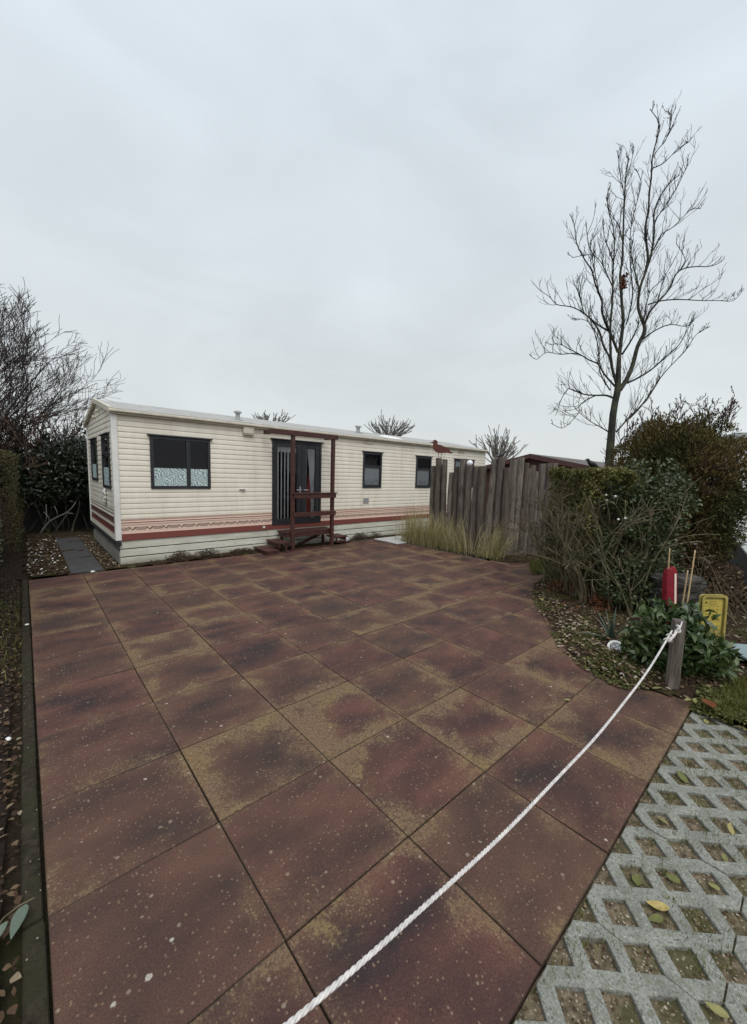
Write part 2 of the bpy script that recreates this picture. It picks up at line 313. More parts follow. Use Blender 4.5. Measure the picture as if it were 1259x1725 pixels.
M = dict(
    tile=m_tile(), paver=m_paver(),
    ground=m_soil('garden_soil', (0.020, 0.014, 0.010), (0.060, 0.043, 0.030), (0.05, 0.06, 0.02), 0.4),
    bed=m_soil('leaf_mould', (0.018, 0.012, 0.009), (0.066, 0.043, 0.028), (0.060, 0.066, 0.018), 0.7, 0.10),
    dbed=m_soil('dark_bed_soil', (0.012, 0.009, 0.008), (0.042, 0.029, 0.022), None, 0, 0.10),
    fill=m_soil('sandy_moss_fill', (0.045, 0.035, 0.023), (0.30, 0.235, 0.16), (0.085, 0.088, 0.034), 0.7, 0.5),
    kerb=m_soil('mossy_kerb_concrete', (0.020, 0.017, 0.013), (0.062, 0.052, 0.038), (0.040, 0.039, 0.020), 0.6, 0.03),
    slab=simple('dark_slab', (0.05, 0.048, 0.048), 0.85, 0.3, 6), wslab=simple('pale_slab', (0.44, 0.44, 0.43), 0.8, 0.15, 6),
    side=m_siding(True), sideend=m_siding(False), roof=m_roof(), skirt=m_skirt(),
    trim=simple('white_trim', (0.72, 0.71, 0.68), 0.5, 0.10, 4), eave=simple('cream_gutter', (0.58, 0.53, 0.43), 0.5, 0.18, 5),
    frame=simple('anthracite_frame', (0.022, 0.023, 0.027), 0.4, 0.2, 6), glass=m_glass(), film=m_film(), lace=m_lace(),
    blind=simple('white_blind', (0.85, 0.85, 0.86), 0.7, 0.08), dark=simple('near_black', (0.02, 0.018, 0.018), 0.9, 0.2),
    redcloth=simple('red_cloth', (0.30, 0.06, 0.04), 0.8, 0.2), metal=simple('steel', (0.55, 0.55, 0.54), 0.35, 0.1, 9, 0.8),
    grey=simple('grey_vent', (0.36, 0.37, 0.37), 0.6, 0.2), black=simple('black_steel', (0.015, 0.015, 0.017), 0.6),
    porch=m_porch(), rope=simple('white_rope', (0.58, 0.545, 0.525), 0.9, 0.28, 45), post=m_wood_post(),
    rust=simple('rusty_plate', (0.095, 0.028, 0.020), 0.8, 0.35, 25), red=simple('red_plastic', (0.20, 0.008, 0.018), 0.55, 0.22, 14, 0.0, 0.15, 0.25),
    strip=simple('pale_strip', (0.72, 0.58, 0.48), 0.6, 0.1), yellow=simple('yellow_plastic', (0.35, 0.285, 0.080), 0.5, 0.18, 9),
    ink=simple('dark_print', (0.03, 0.03, 0.02), 0.6), inkpale=simple('faded_print', (0.20, 0.155, 0.03), 0.6),
    cane=simple('bamboo', (0.46, 0.32, 0.17), 0.5, 0.2, 20), log=m_log(), disc=m_disc(),
    bark=m_bark('tree_bark', (0.016, 0.015, 0.013), (0.052, 0.049, 0.041), 22, 5, (0.060, 0.062, 0.040)),
    twig=m_bark('twig_bark', (0.042, 0.034, 0.032), (0.095, 0.078, 0.074), 12, 4),
    browntwig=m_bark('brown_twigs', (0.035, 0.022, 0.017), (0.105, 0.066, 0.048), 12, 4),
    greytwig=m_bark('haze_grey_twigs', (0.12, 0.115, 0.105), (0.23, 0.22, 0.20), 6, 4),  # far trees' haze put into this pale grey; the dead branch is simply grey
    stem=m_bark('mossy_stem', (0.075, 0.060, 0.038), (0.21, 0.175, 0.115), 14, 5, (0.10, 0.10, 0.05)),
    hedge_l=m_leaf('ivy_leaf', [(0.050, 0.060, 0.022), (0.10, 0.115, 0.045), (0.17, 0.19, 0.09), (0.40, 0.43, 0.30)], 0.32, 0.1, 0.6),
    hedge_b=m_leaf('box_leaf', [(0.050, 0.044, 0.016), (0.085, 0.074, 0.026), (0.13, 0.115, 0.042)], 0.55),
    darkleaf=m_leaf('laurel_dark_leaf', [(0.012, 0.018, 0.010), (0.024, 0.034, 0.016), (0.040, 0.054, 0.024)], 0.35, 0.05, 0.5),
    hedge_r=m_leaf('hedge_leaf', [(0.075, 0.078, 0.024), (0.145, 0.14, 0.040), (0.26, 0.235, 0.08)], 0.5, 0.2),
    ivyr=m_leaf('climber_leaf', [(0.034, 0.050, 0.018), (0.066, 0.088, 0.032), (0.14, 0.165, 0.070)], 0.4, 0.12, 0.5),
    conif=m_leaf('conifer_spray', [(0.040, 0.045, 0.016), (0.078, 0.074, 0.024), (0.120, 0.092, 0.032), (0.155, 0.100, 0.042)], 0.75, 0.1, 0.15),
    laurel=m_leaf('laurel_leaf', [(0.026, 0.048, 0.014), (0.046, 0.080, 0.022), (0.078, 0.115, 0.034), (0.13, 0.165, 0.065)], 0.36, 0.12, 0.5),
    heather=m_leaf('dry_heather', [(0.045, 0.028, 0.020), (0.085, 0.055, 0.040), (0.14, 0.10, 0.075)], 0.8),
    litter=m_leaf('dead_leaf', [(0.035, 0.020, 0.012), (0.080, 0.045, 0.026), (0.14, 0.090, 0.050), (0.26, 0.20, 0.12), (0.50, 0.44, 0.36)], 0.8),
    mosslit=m_leaf('moss_leaf', [(0.045, 0.055, 0.014), (0.085, 0.092, 0.022), (0.15, 0.14, 0.045), (0.30, 0.26, 0.13)], 0.8),
    marram=m_leaf('marram_blade', [(0.20, 0.195, 0.070), (0.38, 0.34, 0.145), (0.54, 0.45, 0.25), (0.66, 0.57, 0.38)], 0.7, 0.25),
    yucca=m_leaf('yucca_blade', [(0.075, 0.105, 0.080), (0.13, 0.165, 0.125), (0.21, 0.245, 0.19)], 0.5, 0.1),
    yleaf=m_leaf('yellowed_leaf', [(0.17, 0.18, 0.06), (0.38, 0.36, 0.15), (0.60, 0.46, 0.17)], 0.6, 0.3),
    brleaf=m_leaf('brown_leaf', [(0.16, 0.05, 0.02), (0.24, 0.085, 0.035)], 0.7),
    dryflower=m_leaf('dry_flower', [(0.14, 0.085, 0.065), (0.24, 0.17, 0.14), (0.40, 0.32, 0.28)], 0.9),
    white=simple('white_petal', (0.80, 0.79, 0.75), 0.7, 0.08), grass=m_leaf('grass_blade', [(0.070, 0.088, 0.016), (0.12, 0.13, 0.028), (0.20, 0.185, 0.05)], 0.7, 0.25),
    cabin=simple('red_brown_cabin', (0.085, 0.034, 0.030), 0.7, 0.2), cabroof=simple('cabin_roof', (0.10, 0.085, 0.08), 0.8, 0.2),
    endskirt=simple('grey_skirt_panel', (0.27, 0.255, 0.225), 0.7, 0.2, 4),
    deck=simple('grey_deck', (0.36, 0.37, 0.36), 0.7, 0.15, 5), blue=simple('blue_grey_board', (0.20, 0.255, 0.27), 0.6, 0.12, 4),
    brick=simple('pink_brick', (0.40, 0.24, 0.19), 0.8, 0.2), lampw=simple('lamp_globe', (0.78, 0.78, 0.82), 0.25, 0.05),
)
REDL = m_leaf('rust_red_leaf', [(0.12, 0.030, 0.018), (0.20, 0.055, 0.030), (0.26, 0.10, 0.06)], 0.8)

# ------------------------------------------------------------------ objects and mesh helpers
def tag(o, label=None, cat=None, group=None, kind=None):
    if label: o['label'] = label
    if cat: o['category'] = cat
    if group: o['group'] = group
    if kind: o['kind'] = kind
    return o
def thing(name, label, cat, loc=(0, 0, 0), group=None):
    o = bpy.data.objects.new(name, None); COL.objects.link(o); o.location = loc; o.empty_display_size = 0.1
    return tag(o, label, cat, group)

class MB:
    def __init__(s): s.v = []; s.f = []; s.r = []
    def add(s, vs, fs, rnd=None):
        b = len(s.v); s.v.extend([tuple(map(float, q)) for q in vs]); s.f.extend([tuple(i + b for i in f) for f in fs])
        s.r.extend([0.5 if rnd is None else rnd] * len(vs)); return s
    def box(s, x0, x1, y0, y1, z0, z1, rnd=None):
        vs = [(x, y, z) for z in (z0, z1) for y in (y0, y1) for x in (x0, x1)]
        return s.add(vs, [(0, 2, 3, 1), (4, 5, 7, 6), (0, 1, 5, 4), (1, 3, 7, 5), (3, 2, 6, 7), (2, 0, 4, 6)], rnd)
    def bar(s, a, b, w, h, up=(0, 0, 1)):
        a = Vector(a); b = Vector(b); d = (b - a).normalized(); x = d.cross(Vector(up)).normalized() * w / 2; y = x.cross(d).normalized() * h / 2
        vs = [p + i * x + j * y for p in (a, b) for i, j in ((-1, -1), (1, -1), (1, 1), (-1, 1))]
        return s.add(vs, [(0, 1, 2, 3), (7, 6, 5, 4), (0, 4, 5, 1), (1, 5, 6, 2), (2, 6, 7, 3), (3, 7, 4, 0)])
    def tube(s, pts, rad, n=6, rnd=None):
        pts = [Vector(p) for p in pts]; k = len(pts)
        if not hasattr(rad, '__len__'): rad = [rad] * k
        t0 = (pts[1] - pts[0]).normalized(); ref = Vector((1, 0, 0)) if abs(t0.x) < 0.8 else Vector((0, 1, 0))
        x = t0.cross(ref).normalized(); vs = []
        for i, p in enumerate(pts):
            t = (pts[min(i + 1, k - 1)] - pts[max(i - 1, 0)])
            t = t.normalized() if t.length > 1e-9 else t0
            x = (x - t * x.dot(t)); x = x.normalized() if x.length > 1e-6 else t.cross(Vector((0.3, 0.5, 0.8))).normalized()
            y = t.cross(x)
            for j in range(n):
                a = 2 * math.pi * j / n; vs.append(p + (x * math.cos(a) + y * math.sin(a)) * rad[i])
        fs = [(i * n + j, i * n + (j + 1) % n, (i + 1) * n + (j + 1) % n, (i + 1) * n + j) for i in range(k - 1) for j in range(n)]
        fs.append(tuple(range(n - 1, -1, -1))); fs.append(tuple(range((k - 1) * n, k * n)))
        return s.add(vs, fs, rnd)
    def lathe(s, prof, c=(0, 0, 0), n=24):
        vs = [(c[0] + r * math.cos(2 * math.pi * j / n), c[1] + r * math.sin(2 * math.pi * j / n), c[2] + z) for r, z in prof for j in range(n)]
        k = len(prof); fs = [(i * n + j, i * n + (j + 1) % n, (i + 1) * n + (j + 1) % n, (i + 1) * n + j) for i in range(k - 1) for j in range(n)]
        fs.append(tuple(range(n - 1, -1, -1))); fs.append(tuple(range((k - 1) * n, k * n)))
        return s.add(vs, fs)
    def prism(s, poly, ax, ay, az, o, th):     # outline in (ax, ay), thickness along az
        o, ax, ay, az = Vector(o), Vector(ax), Vector(ay), Vector(az); n = len(poly)
        vs = [o + ax * q[0] + ay * q[1] + az * k for k in (-th / 2, th / 2) for q in poly]
        return s.add(vs, [tuple(range(n - 1, -1, -1)), tuple(range(n, 2 * n))] + [(i, (i + 1) % n, n + (i + 1) % n, n + i) for i in range(n)])
    def build(s, name, mat, parent=None, bevel=0, smooth=False, attr=False):
        me = bpy.data.meshes.new(name); me.from_pydata(s.v, [], s.f); me.update()
        return finish(me, name, mat, parent, bevel, smooth, s.r if attr else None)

def finish(me, name, mat, parent=None, bevel=0, smooth=False, rnd=None):
    if rnd is not None:
        a = me.attributes.new('rnd', 'FLOAT', 'POINT'); a.data.foreach_set('value', np.asarray(rnd, np.float32))
    me.materials.append(mat)
    if smooth: me.shade_smooth()
    o = bpy.data.objects.new(name, me); COL.objects.link(o)
    if parent is not None:
        o.parent = parent; o.matrix_parent_inverse = Matrix.Translation(-Vector(parent.location))
    if bevel:
        b = o.modifiers.new('bevel', 'BEVEL'); b.width = bevel; b.segments = 2; b.limit_method = 'ANGLE'; b.angle_limit = R_(40)
    return o

def nrm(a): return a / np.maximum(np.linalg.norm(a, axis=1, keepdims=True), 1e-9)

def leaf_mesh(name, pts, mat, parent=None, L=(0.03, 0.06), W=0.5, bias=None, spread=1.0, rng=None, rnd=None, droop=0.0, fold=0.25, flat=0.0, kinds=None):
    """one folded leaf blade (two triangles each side) at every point"""
    rng = rng or np.random.default_rng(1); N = len(pts); pts = np.asarray(pts, float)
    d = rng.normal(size=(N, 3)) * spread
    if bias is not None: d = d + bias
    if flat: d[:, 2] *= (1 - flat)
    d = nrm(d); up = rng.normal(size=(N, 3)) * (1 - flat * 0.8); up[:, 2] += 0.9 + flat * 2
    side = nrm(np.cross(d, up)); nn = nrm(np.cross(side, d))
    l = rng.uniform(L[0], L[1], (N, 1)); w = l * W * rng.uniform(0.75, 1.2, (N, 1)) * 0.5
    v = np.empty((N, 6, 3))
    v[:, 0] = pts - d * l * 0.5; v[:, 5] = pts + d * l * 0.5 - nn * l * droop
    v[:, 1] = pts - d * l * 0.05 - side * w + nn * w * fold; v[:, 2] = pts - d * l * 0.05 + side * w + nn * w * fold
    v[:, 3] = pts + d * l * 0.22 - side * w * 0.75 + nn * w * fold * 0.5; v[:, 4] = pts + d * l * 0.22 + side * w * 0.75 + nn * w * fold * 0.5
    base = (np.arange(N) * 6)[:, None]
    f = np.concatenate([base + np.array([[0, 2, 1]]), base + np.array([[1, 2, 4]]), base + np.array([[1, 4, 3]]), base + np.array([[3, 4, 5]])], 1).reshape(-1, 3)
    me = bpy.data.meshes.new(name); F = len(f)
    me.vertices.add(N * 6); me.vertices.foreach_set('co', v.reshape(-1).astype(np.float32))
    me.loops.add(F * 3); me.loops.foreach_set('vertex_index', f.reshape(-1).astype(np.int32))
    me.polygons.add(F); me.polygons.foreach_set('loop_start', (np.arange(F) * 3).astype(np.int32)); me.polygons.foreach_set('loop_total', np.full(F, 3, np.int32))
    me.update(calc_edges=True)
    r = rng.random(N) if rnd is None else rnd
    return finish(me, name, mat, parent, rnd=np.repeat(np.clip(r, 0, 1), 6))

def blade_mesh(name, bases, mat, parent=None, L=(0.4, 0.8), w=0.006, lean=0.4, bend=0.5, rng=None, dirs=None, seg=6):
    rng = rng or np.random.default_rng(2); N = len(bases); mb_v = np.empty((N, seg + 1, 2, 3))
    az = rng.uniform(0, 2 * np.pi, N) if dirs is None else dirs
    h = np.stack([np.cos(az), np.sin(az), np.zeros(N)], 1); sd = np.stack([-np.sin(az), np.cos(az), np.zeros(N)], 1)
    tw = rng.uniform(-1, 1, (N, 1)); sd = nrm(sd + h * tw * 0.8)
    l = rng.uniform(L[0], L[1], N); a0 = np.abs(rng.normal(0, lean, N)); kb = np.abs(rng.normal(bend, bend * 0.5, N))
    p = np.array(bases, float)
    for i in range(seg + 1):
        wi = w * (1 - (i / seg) ** 1.5 * 0.95)
        mb_v[:, i, 0] = p - sd * wi / 2; mb_v[:, i, 1] = p + sd * wi / 2
        th = a0 + kb * (i / seg) ** 1.5 * 1.6
        p = p + (h * np.sin(th)[:, None] + np.array([[0, 0, 1.0]]) * np.cos(th)[:, None]) * (l / seg)[:, None]
        p[:, 2] = np.maximum(p[:, 2], 0.004)
    v = mb_v.reshape(-1, 3); st = (np.arange(N) * (seg + 1) * 2)[:, None]
    f = np.concatenate([st + np.array([[2 * i, 2 * i + 1, 2 * i + 3, 2 * i + 2]]) for i in range(seg)], 1).reshape(-1, 4)
    me = bpy.data.meshes.new(name); F = len(f)
    me.vertices.add(len(v)); me.vertices.foreach_set('co', v.reshape(-1).astype(np.float32))
    me.loops.add(F * 4); me.loops.foreach_set('vertex_index', f.reshape(-1).astype(np.int32))
    me.polygons.add(F); me.polygons.foreach_set('loop_start', (np.arange(F) * 4).astype(np.int32)); me.polygons.foreach_set('loop_total', np.full(F, 4, np.int32))
    me.update(calc_edges=True)
    return finish(me, name, mat, parent, rnd=np.repeat(rng.random(N), (seg + 1) * 2))

def nz(p, s, o=0.0): return mnoise.noise(Vector((p[0] * s + o, p[1] * s - o, p[2] * s + 2 * o)))

def grow(mb, p, d, L, r, lvl, rng, up=0.35, wob=0.25, kids=(3, 5), ang=0.6, shrink=0.62, n=None, rmin=0.004, seg=None):
    """a branch that wanders, turns up and forks"""
    p = Vector(p); d = Vector(d).normalized(); k = seg or (6 if lvl > 0 else 4); pts = [p.copy()]; ds = []
    for i in range(k):
        d = (d + Vector((rng.normal(), rng.normal(), rng.normal() * 0.6)) * wob / k * 1.6 + Vector((0, 0, up / k))).normalized()
        p = p + d * (L / k); pts.append(p.copy()); ds.append(d.copy())
    rad = [max(rmin, r * (1 - 0.72 * i / k)) for i in range(k + 1)]
    mb.tube(pts, rad, n or (6 if r > 0.03 else (4 if r > 0.012 else 3)))
    if lvl > 0:
        for c in range(rng.integers(kids[0], kids[1] + 1)):
            t = rng.uniform(0.22, 0.98); i = min(k - 1, int(t * k)); q = pts[i].lerp(pts[i + 1], t * k - i)
            ax = Vector((rng.normal(), rng.normal(), rng.normal())); ax = (ax - ds[i] * ax.dot(ds[i])).normalized()
            a = abs(rng.normal(ang, 0.18)); nd = ds[i] * math.cos(a) + ax * math.sin(a)
            grow(mb, q, nd, L * shrink * rng.uniform(0.6, 1.15) * (1.15 - 0.5 * t), max(rmin, rad[i] * 0.6), lvl - 1, rng, up, wob, kids, ang, shrink, None, rmin)

def in_poly(x, y, P):
    c = False; j = len(P) - 1
    for i in range(len(P)):
        if (P[i][1] > y) != (P[j][1] > y) and x < (P[j][0] - P[i][0]) * (y - P[i][1]) / (P[j][1] - P[i][1]) + P[i][0]: c = not c
        j = i
    return c
def poly_dist(x, y, P):
    m = 9.0
    for i in range(len(P)):
        a = Vector(P[i]); b = Vector(P[(i + 1) % len(P)]); q = Vector((x, y)); ab = b - a
        t = max(0, min(1, (q - a).dot(ab) / ab.length_squared)); m = min(m, (q - a - ab * t).length)
    return m
def bed_z(x, y, P, hmax, z0): return z0 + min(hmax, poly_dist(x, y, P) * 0.35) + 0.012 * nz((x, y, 0), 9) + 0.02 * nz((x, y, 1), 3)
def bed(name, P, mat, hmax=0.05, z0=0.002, step=0.04):
    P = [Vector(q) for q in P]; bm = bmesh.new()
    x0 = min(q[0] for q in P); x1 = max(q[0] for q in P); y0 = min(q[1] for q in P); y1 = max(q[1] for q in P)
    nx = int((x1 - x0) / step) + 2; ny = int((y1 - y0) / step) + 2; g = {}
    for i in range(nx):
        for j in range(ny):
            x = x0 + i * step + 0.012 * nz((i, j, 0), 0.7); y = y0 + j * step + 0.012 * nz((i, j, 5), 0.7)
            if in_poly(x, y, P): g[i, j] = bm.verts.new((x, y, bed_z(x, y, P, hmax, z0)))
    for i in range(nx):
        for j in range(ny):
            q = [(i, j), (i + 1, j), (i + 1, j + 1), (i, j + 1)]
            if all(k in g for k in q): bm.faces.new([g[k] for k in q])
    me = bpy.data.meshes.new(name); bm.to_mesh(me); bm.free()
    o = finish(me, name, mat, smooth=True); tag(o, kind='structure'); return o
def scatter(P, n, hmax, z0, rng, clump=0.0, zoff=0.006, base=None):
    B = base or P
    x0 = min(q[0] for q in P); x1 = max(q[0] for q in P); y0 = min(q[1] for q in P); y1 = max(q[1] for q in P); out = []
    tries = 0
    while len(out) < n and tries < n * 30:
        tries += 1
        x = rng.uniform(x0, x1); y = rng.uniform(y0, y1)
        if not in_poly(x, y, P): continue
        if clump and nz((x, y, 3), 2.5) + 0.5 * nz((x, y, 9), 7) < clump * rng.uniform(-1, 1): continue
        out.append((x, y, (bed_z(x, y, B, hmax, z0) if in_poly(x, y, B) else 0.002) + zoff + rng.uniform(0, 0.012)))
    return np.array(out)

# ================================================================== THE SETTING
# ground
g = MB(); g.add([(-300, -300, -0.036), (300, -300, -0.036), (300, 300, -0.036), (-300, 300, -0.036)], [(0, 1, 2, 3)])
tag(g.build('ground', M['ground']), kind='structure')

RB = [(2.93, -1.80), (2.87, -1.53), (2.79, -1.36), (2.93, -1.04), (3.11, -0.81), (3.53, -0.51), (3.95, -0.22), (4.39, 0.06), (4.62, 0.28), (5.1, 0.48), (5.8, 0.62), (6.5, 1.0), (7.3, 1.15),
      (9.5, 0.8), (9.5, -3.2), (3.4, -3.2), (2.83, -2.6), (2.83, -1.84)]
# patio of square slabs
def patio():
    rng = np.random.default_rng(3); vs = []; fs = []; cols = []
    for i in range(-1, 11):
        for j in range(-3, 8):
            x0, y0 = i * 0.6, j * 0.6
            if i >= 10 and j >= 3: continue
            cs = [(x0 + 0.1, y0 + 0.1), (x0 + 0.5, y0 + 0.1), (x0 + 0.5, y0 + 0.5), (x0 + 0.1, y0 + 0.5)]
            if all(in_poly(a, b, RB) and poly_dist(a, b, RB) > 0.15 for a, b in cs): continue
            gp = 0.0020; dz = rng.normal(0, 0.0016, 4); b = len(vs); ja = rng.normal(0, 0.0011, (4, 2))
            for k, (a, c) in enumerate(((x0 + gp, y0 + gp), (x0 + 0.6 - gp, y0 + gp), (x0 + 0.6 - gp, y0 + 0.6 - gp), (x0 + gp, y0 + 0.6 - gp))):
                vs.append((a + ja[k, 0], c + ja[k, 1], -0.034))
                vs.append((a + ja[k, 0], c + ja[k, 1], dz[k]))
            fs += [(b + 1, b + 3, b + 5, b + 7)] + [(b + 2 * k, b + (2 * k + 2) % 8, b + (2 * k + 3) % 8, b + 2 * k + 1) for k in range(4)]
            c = rng.random(3); cols += [(*c, 1)] * 8
    me = bpy.data.meshes.new('patio'); me.from_pydata(vs, [], fs); me.update()
    a = me.color_attributes.new('rnd', 'FLOAT_COLOR', 'POINT'); a.data.foreach_set('color', np.array(cols, np.float32).ravel())
    o = finish(me, 'patio', M['tile'], bevel=0.0035); tag(o, kind='structure')
patio()

# kerb along the left edge
k = MB(); y = -2.6; rk = np.random.default_rng(5)
while y < 4.85:
    k.box(-0.668 + rk.normal(0, 0.002), -0.608 + rk.normal(0, 0.002), y, min(y + 0.995, 4.86), -0.034, 0.012 + rk.normal(0, 0.003)); y += 1.0
tag(k.build('kerb', M['kerb'], bevel=0.012), kind='structure')
k = MB(); k.box(6.012, 6.05, 1.9, 4.6, -0.034, 0.006); k.box(5.05, 6.0, 4.812, 4.85, -0.034, 0.014)
tag(k.build('kerb', M['slab'], bevel=0.006), kind='structure')

# grass-grid paving
def paving():
    bm = bmesh.new(); rng = np.random.default_rng(11)
    s2 = math.sqrt(0.5); pitch = 0.1 * math.sqrt(2); hole = 0.0885; half = hole / 2
    for mi in range(-3, 6):
        for mj in range(0, 4):
            X0, X1 = -0.317 + 0.6 * mi, -0.317 + 0.6 * (mi + 1); Y1, Y0 = -1.805 - 0.4 * mj, -1.805 - 0.4 * (mj + 1)
            if X0 > 2.8: continue
            X1c = min(X1, 2.865)
            b2 = bmesh.new(); vm = {}
            ox, oy = 0.784, -1.907            # a hole centre
            us = []
            def uv(x, y): return ((x - ox + y - oy) * s2, (y - oy - x + ox) * s2)
            cr = [uv(a, b) for a in (X0, X1) for b in (Y0, Y1)]
            i0 = int(math.floor(min(c[0] for c in cr) / pitch)) - 1; i1 = int(math.ceil(max(c[0] for c in cr) / pitch)) + 1
            j0 = int(math.floor(min(c[1] for c in cr) / pitch)) - 1; j1 = int(math.ceil(max(c[1] for c in cr) / pitch)) + 1
            def V(iu, iv):
                if (iu, iv) not in vm:
                    u = (iu // 2) * pitch + (half if iu % 2 else -half); v = (iv // 2) * pitch + (half if iv % 2 else -half)
                    x = ox + (u - v) * s2; y = oy + (u + v) * s2
                    vm[iu, iv] = b2.verts.new((x + 0.0055 * nz((x, y, 0), 30), y + 0.0055 * nz((x, y, 4), 30), 0))
                return vm[iu, iv]
            for iu in range(2 * i0, 2 * i1):
                for iv in range(2 * j0, 2 * j1):
                    if iu % 2 == 0 and iv % 2 == 0: continue      # a hole
                    b2.faces.new([V(iu, iv), V(iu + 1, iv), V(iu + 1, iv + 1), V(iu, iv + 1)])
            gp = 0.0022
            for co, no in (((X0 + gp, 0, 0), (-1, 0, 0)), ((X1c - gp, 0, 0), (1, 0, 0)), ((0, Y0 + gp, 0), (0, -1, 0)), ((0, Y1 - gp, 0), (0, 1, 0))):
                bmesh.ops.bisect_plane(b2, geom=b2.verts[:] + b2.edges[:] + b2.faces[:], plane_co=co, plane_no=no, clear_outer=True)
            bmesh.ops.dissolve_limit(b2, angle_limit=0.01, verts=b2.verts[:], edges=b2.edges[:]) if False else None
            ex = bmesh.ops.extrude_face_region(b2, geom=b2.faces[:])
            tx, ty, tz = rng.normal(0, 0.004), rng.normal(0, 0.004), rng.normal(-0.004, 0.0016)
            newv = set(q for q in ex['geom'] if isinstance(q, bmesh.types.BMVert))
            for v in b2.verts:
                top = v in newv
                v.co.z = ((tz + (v.co.x - X0) * tx + (v.co.y - Y0) * ty) + 0.0012 * nz(v.co, 25)) if top else -0.034
            bmesh.ops.recalc_face_normals(b2, faces=b2.faces[:])
            bevel = [e for e in b2.edges if len(e.link_faces) == 2 and e.verts[0] in newv and e.verts[1] in newv and e.calc_face_angle(0) > 1.0]
            bmesh.ops.bevel(b2, geom=bevel, offset=0.005, segments=2, affect='EDGES', profile=0.6)
            me = bpy.data.meshes.new('t'); b2.to_mesh(me); b2.free(); bm.from_mesh(me); bpy.data.meshes.remove(me)
    me = bpy.data.meshes.new('paving'); bm.to_mesh(me); bm.free()
    tag(finish(me, 'paving', M['paver']), kind='structure')
    # the fill inside the cells
    f = MB(); nx, ny = 190, 90
    vs = [(-2.0 + 4.88 * i / nx, -3.4 + 1.6 * j / ny, 0) for j in range(ny + 1) for i in range(nx + 1)]
    vs = [(x, y, -0.019 + 0.006 * nz((x, y, 0), 14) + 0.004 * nz((x, y, 2), 50)) for x, y, z in vs]
    f.add(vs, [(j * (nx + 1) + i, j * (nx + 1) + i + 1, (j + 1) * (nx + 1) + i + 1, (j + 1) * (nx + 1) + i) for j in range(ny) for i in range(nx)])
    tag(f.build('soil_fill', M['fill'], smooth=True), kind='structure')
paving()
rg = np.random.default_rng(21)
pts = np.stack([rg.uniform(0.2, 2.86, 9000), rg.uniform(-3.0, -1.805, 9000), np.full(9000, -0.014)], 1)
tag(leaf_mesh('paving_debris', pts, M['litter'], L=(0.004, 0.014), W=0.7, rng=rg, flat=0.8, rnd=rg.beta(1.6, 1.6, 9000)), kind='stuff')
pts = np.array([q for q in np.stack([rg.uniform(0.3, 2.87, 9000), rg.uniform(-3.0, -1.805, 9000), np.full(9000, -0.02)], 1) if nz(q, 3.2) + .5 * nz(q, 12) > 0.10])
tag(blade_mesh('cell_moss', pts, M['grass'], L=(0.008, 0.034), w=0.003, lean=0.6, bend=0.6, rng=rg, seg=2), kind='stuff')

# beds, strips and small paths
LB = [(-0.672, -2.6), (-0.672, 4.9), (-0.6, 4.88), (-0.6, 9.6), (-6, 9.6), (-6, -2.6)]
bed('garden_bed', LB, M['dbed'], 0.04, 0.0, 0.06)
bed('garden_bed', RB, M['bed'], 0.06, 0.004, 0.04)
bed('soil_strip', [(-0.62, 4.815), (2.95, 4.815), (4.5, 4.815), (5.9, 4.86), (7.0, 4.86), (7.0, 5.16), (0.44, 5.16), (0.44, 9.6), (-0.62, 9.6)], M['bed'], 0.012, -0.004, 0.05)
MBD = [(6.05, 1.55), (6.06, 4.3), (6.9, 4.3), (6.95, 2.0), (8.0, 1.35), (7.6, 1.05), (6.6, 1.15)]
bed('sand_bed', MBD, M['bed'], 0.03, 0.0, 0.05)
k = MB(); k.box(-0.13, 0.27, 4.86, 8.6, -0.03, 0.016); tag(k.build('path', M['slab'], bevel=0.006), kind='structure')
k = MB(); k.box(5.72, 6.6, 4.0, 4.79, 0.004, 0.03); tag(k.build('path', M['wslab'], bevel=0.006), kind='structure')

# leaf litter and ground cover
rl = np.random.default_rng(31)
tag(leaf_mesh('shell_chips', scatter([(-0.60, 4.9), (-0.14, 4.9), (-0.14, 8.4), (-0.60, 8.4)], 120, 0, 0.02, rl, 0, 0.012), M['white'], L=(0.015, 0.04), W=0.7, rng=rl, flat=0.85), kind='stuff')
P1 = [(-0.60, 4.9), (-0.14, 4.9), (-0.14, 9.2), (-0.60, 9.2)]; P2 = [(0.28, 4.87), (0.49, 4.87), (0.49, 8.6), (0.28, 8.6)]
def lay(P, n, L, mat, name, zo=0.02, beta=(1.6, 1.8), W=0.6, hm=0.0, z0=0.012, clump=0.0, flat=0.75, base=None):
    q = scatter(P, n, hm, z0, rl, clump, base=base); return tag(leaf_mesh(name, q, mat, L=L, W=W, rng=rl, flat=flat, rnd=rl.beta(beta[0], beta[1], len(q)), droop=0.15), kind='stuff')
lay(P1, 2300, (0.02, 0.055), M['litter'], 'leaf_litter', beta=(0.7, 2.2))
lay(P2, 700, (0.02, 0.05), M['litter'], 'leaf_litter', beta=(1.4, 1.2))
lay([(-0.672, -1.6), (-0.672, 4.9), (-1.1, 4.9), (-1.1, -1.6)], 2600, (0.012, 0.04), M['litter'], 'leaf_litter', beta=(1.0, 2.4), hm=0.04, z0=0.0, base=LB)
lay([(0.5, 4.84), (7.0, 4.88), (7.0, 5.12), (0.5, 5.12)], 1500, (0.012, 0.035), M['litter'], 'leaf_litter', beta=(1.1, 2.2), hm=0.012, z0=0.0)
RBF = [(2.95, -1.82), (2.88, -1.53), (2.80, -1.36), (2.94, -1.04), (3.12, -0.82), (3.54, -0.53), (4.39, 0.05), (4.62, 0.27), (5.6, 0.5), (6.2, -0.4), (6.4, -1.6), (4.6, -2.3), (3.2, -2.2)]
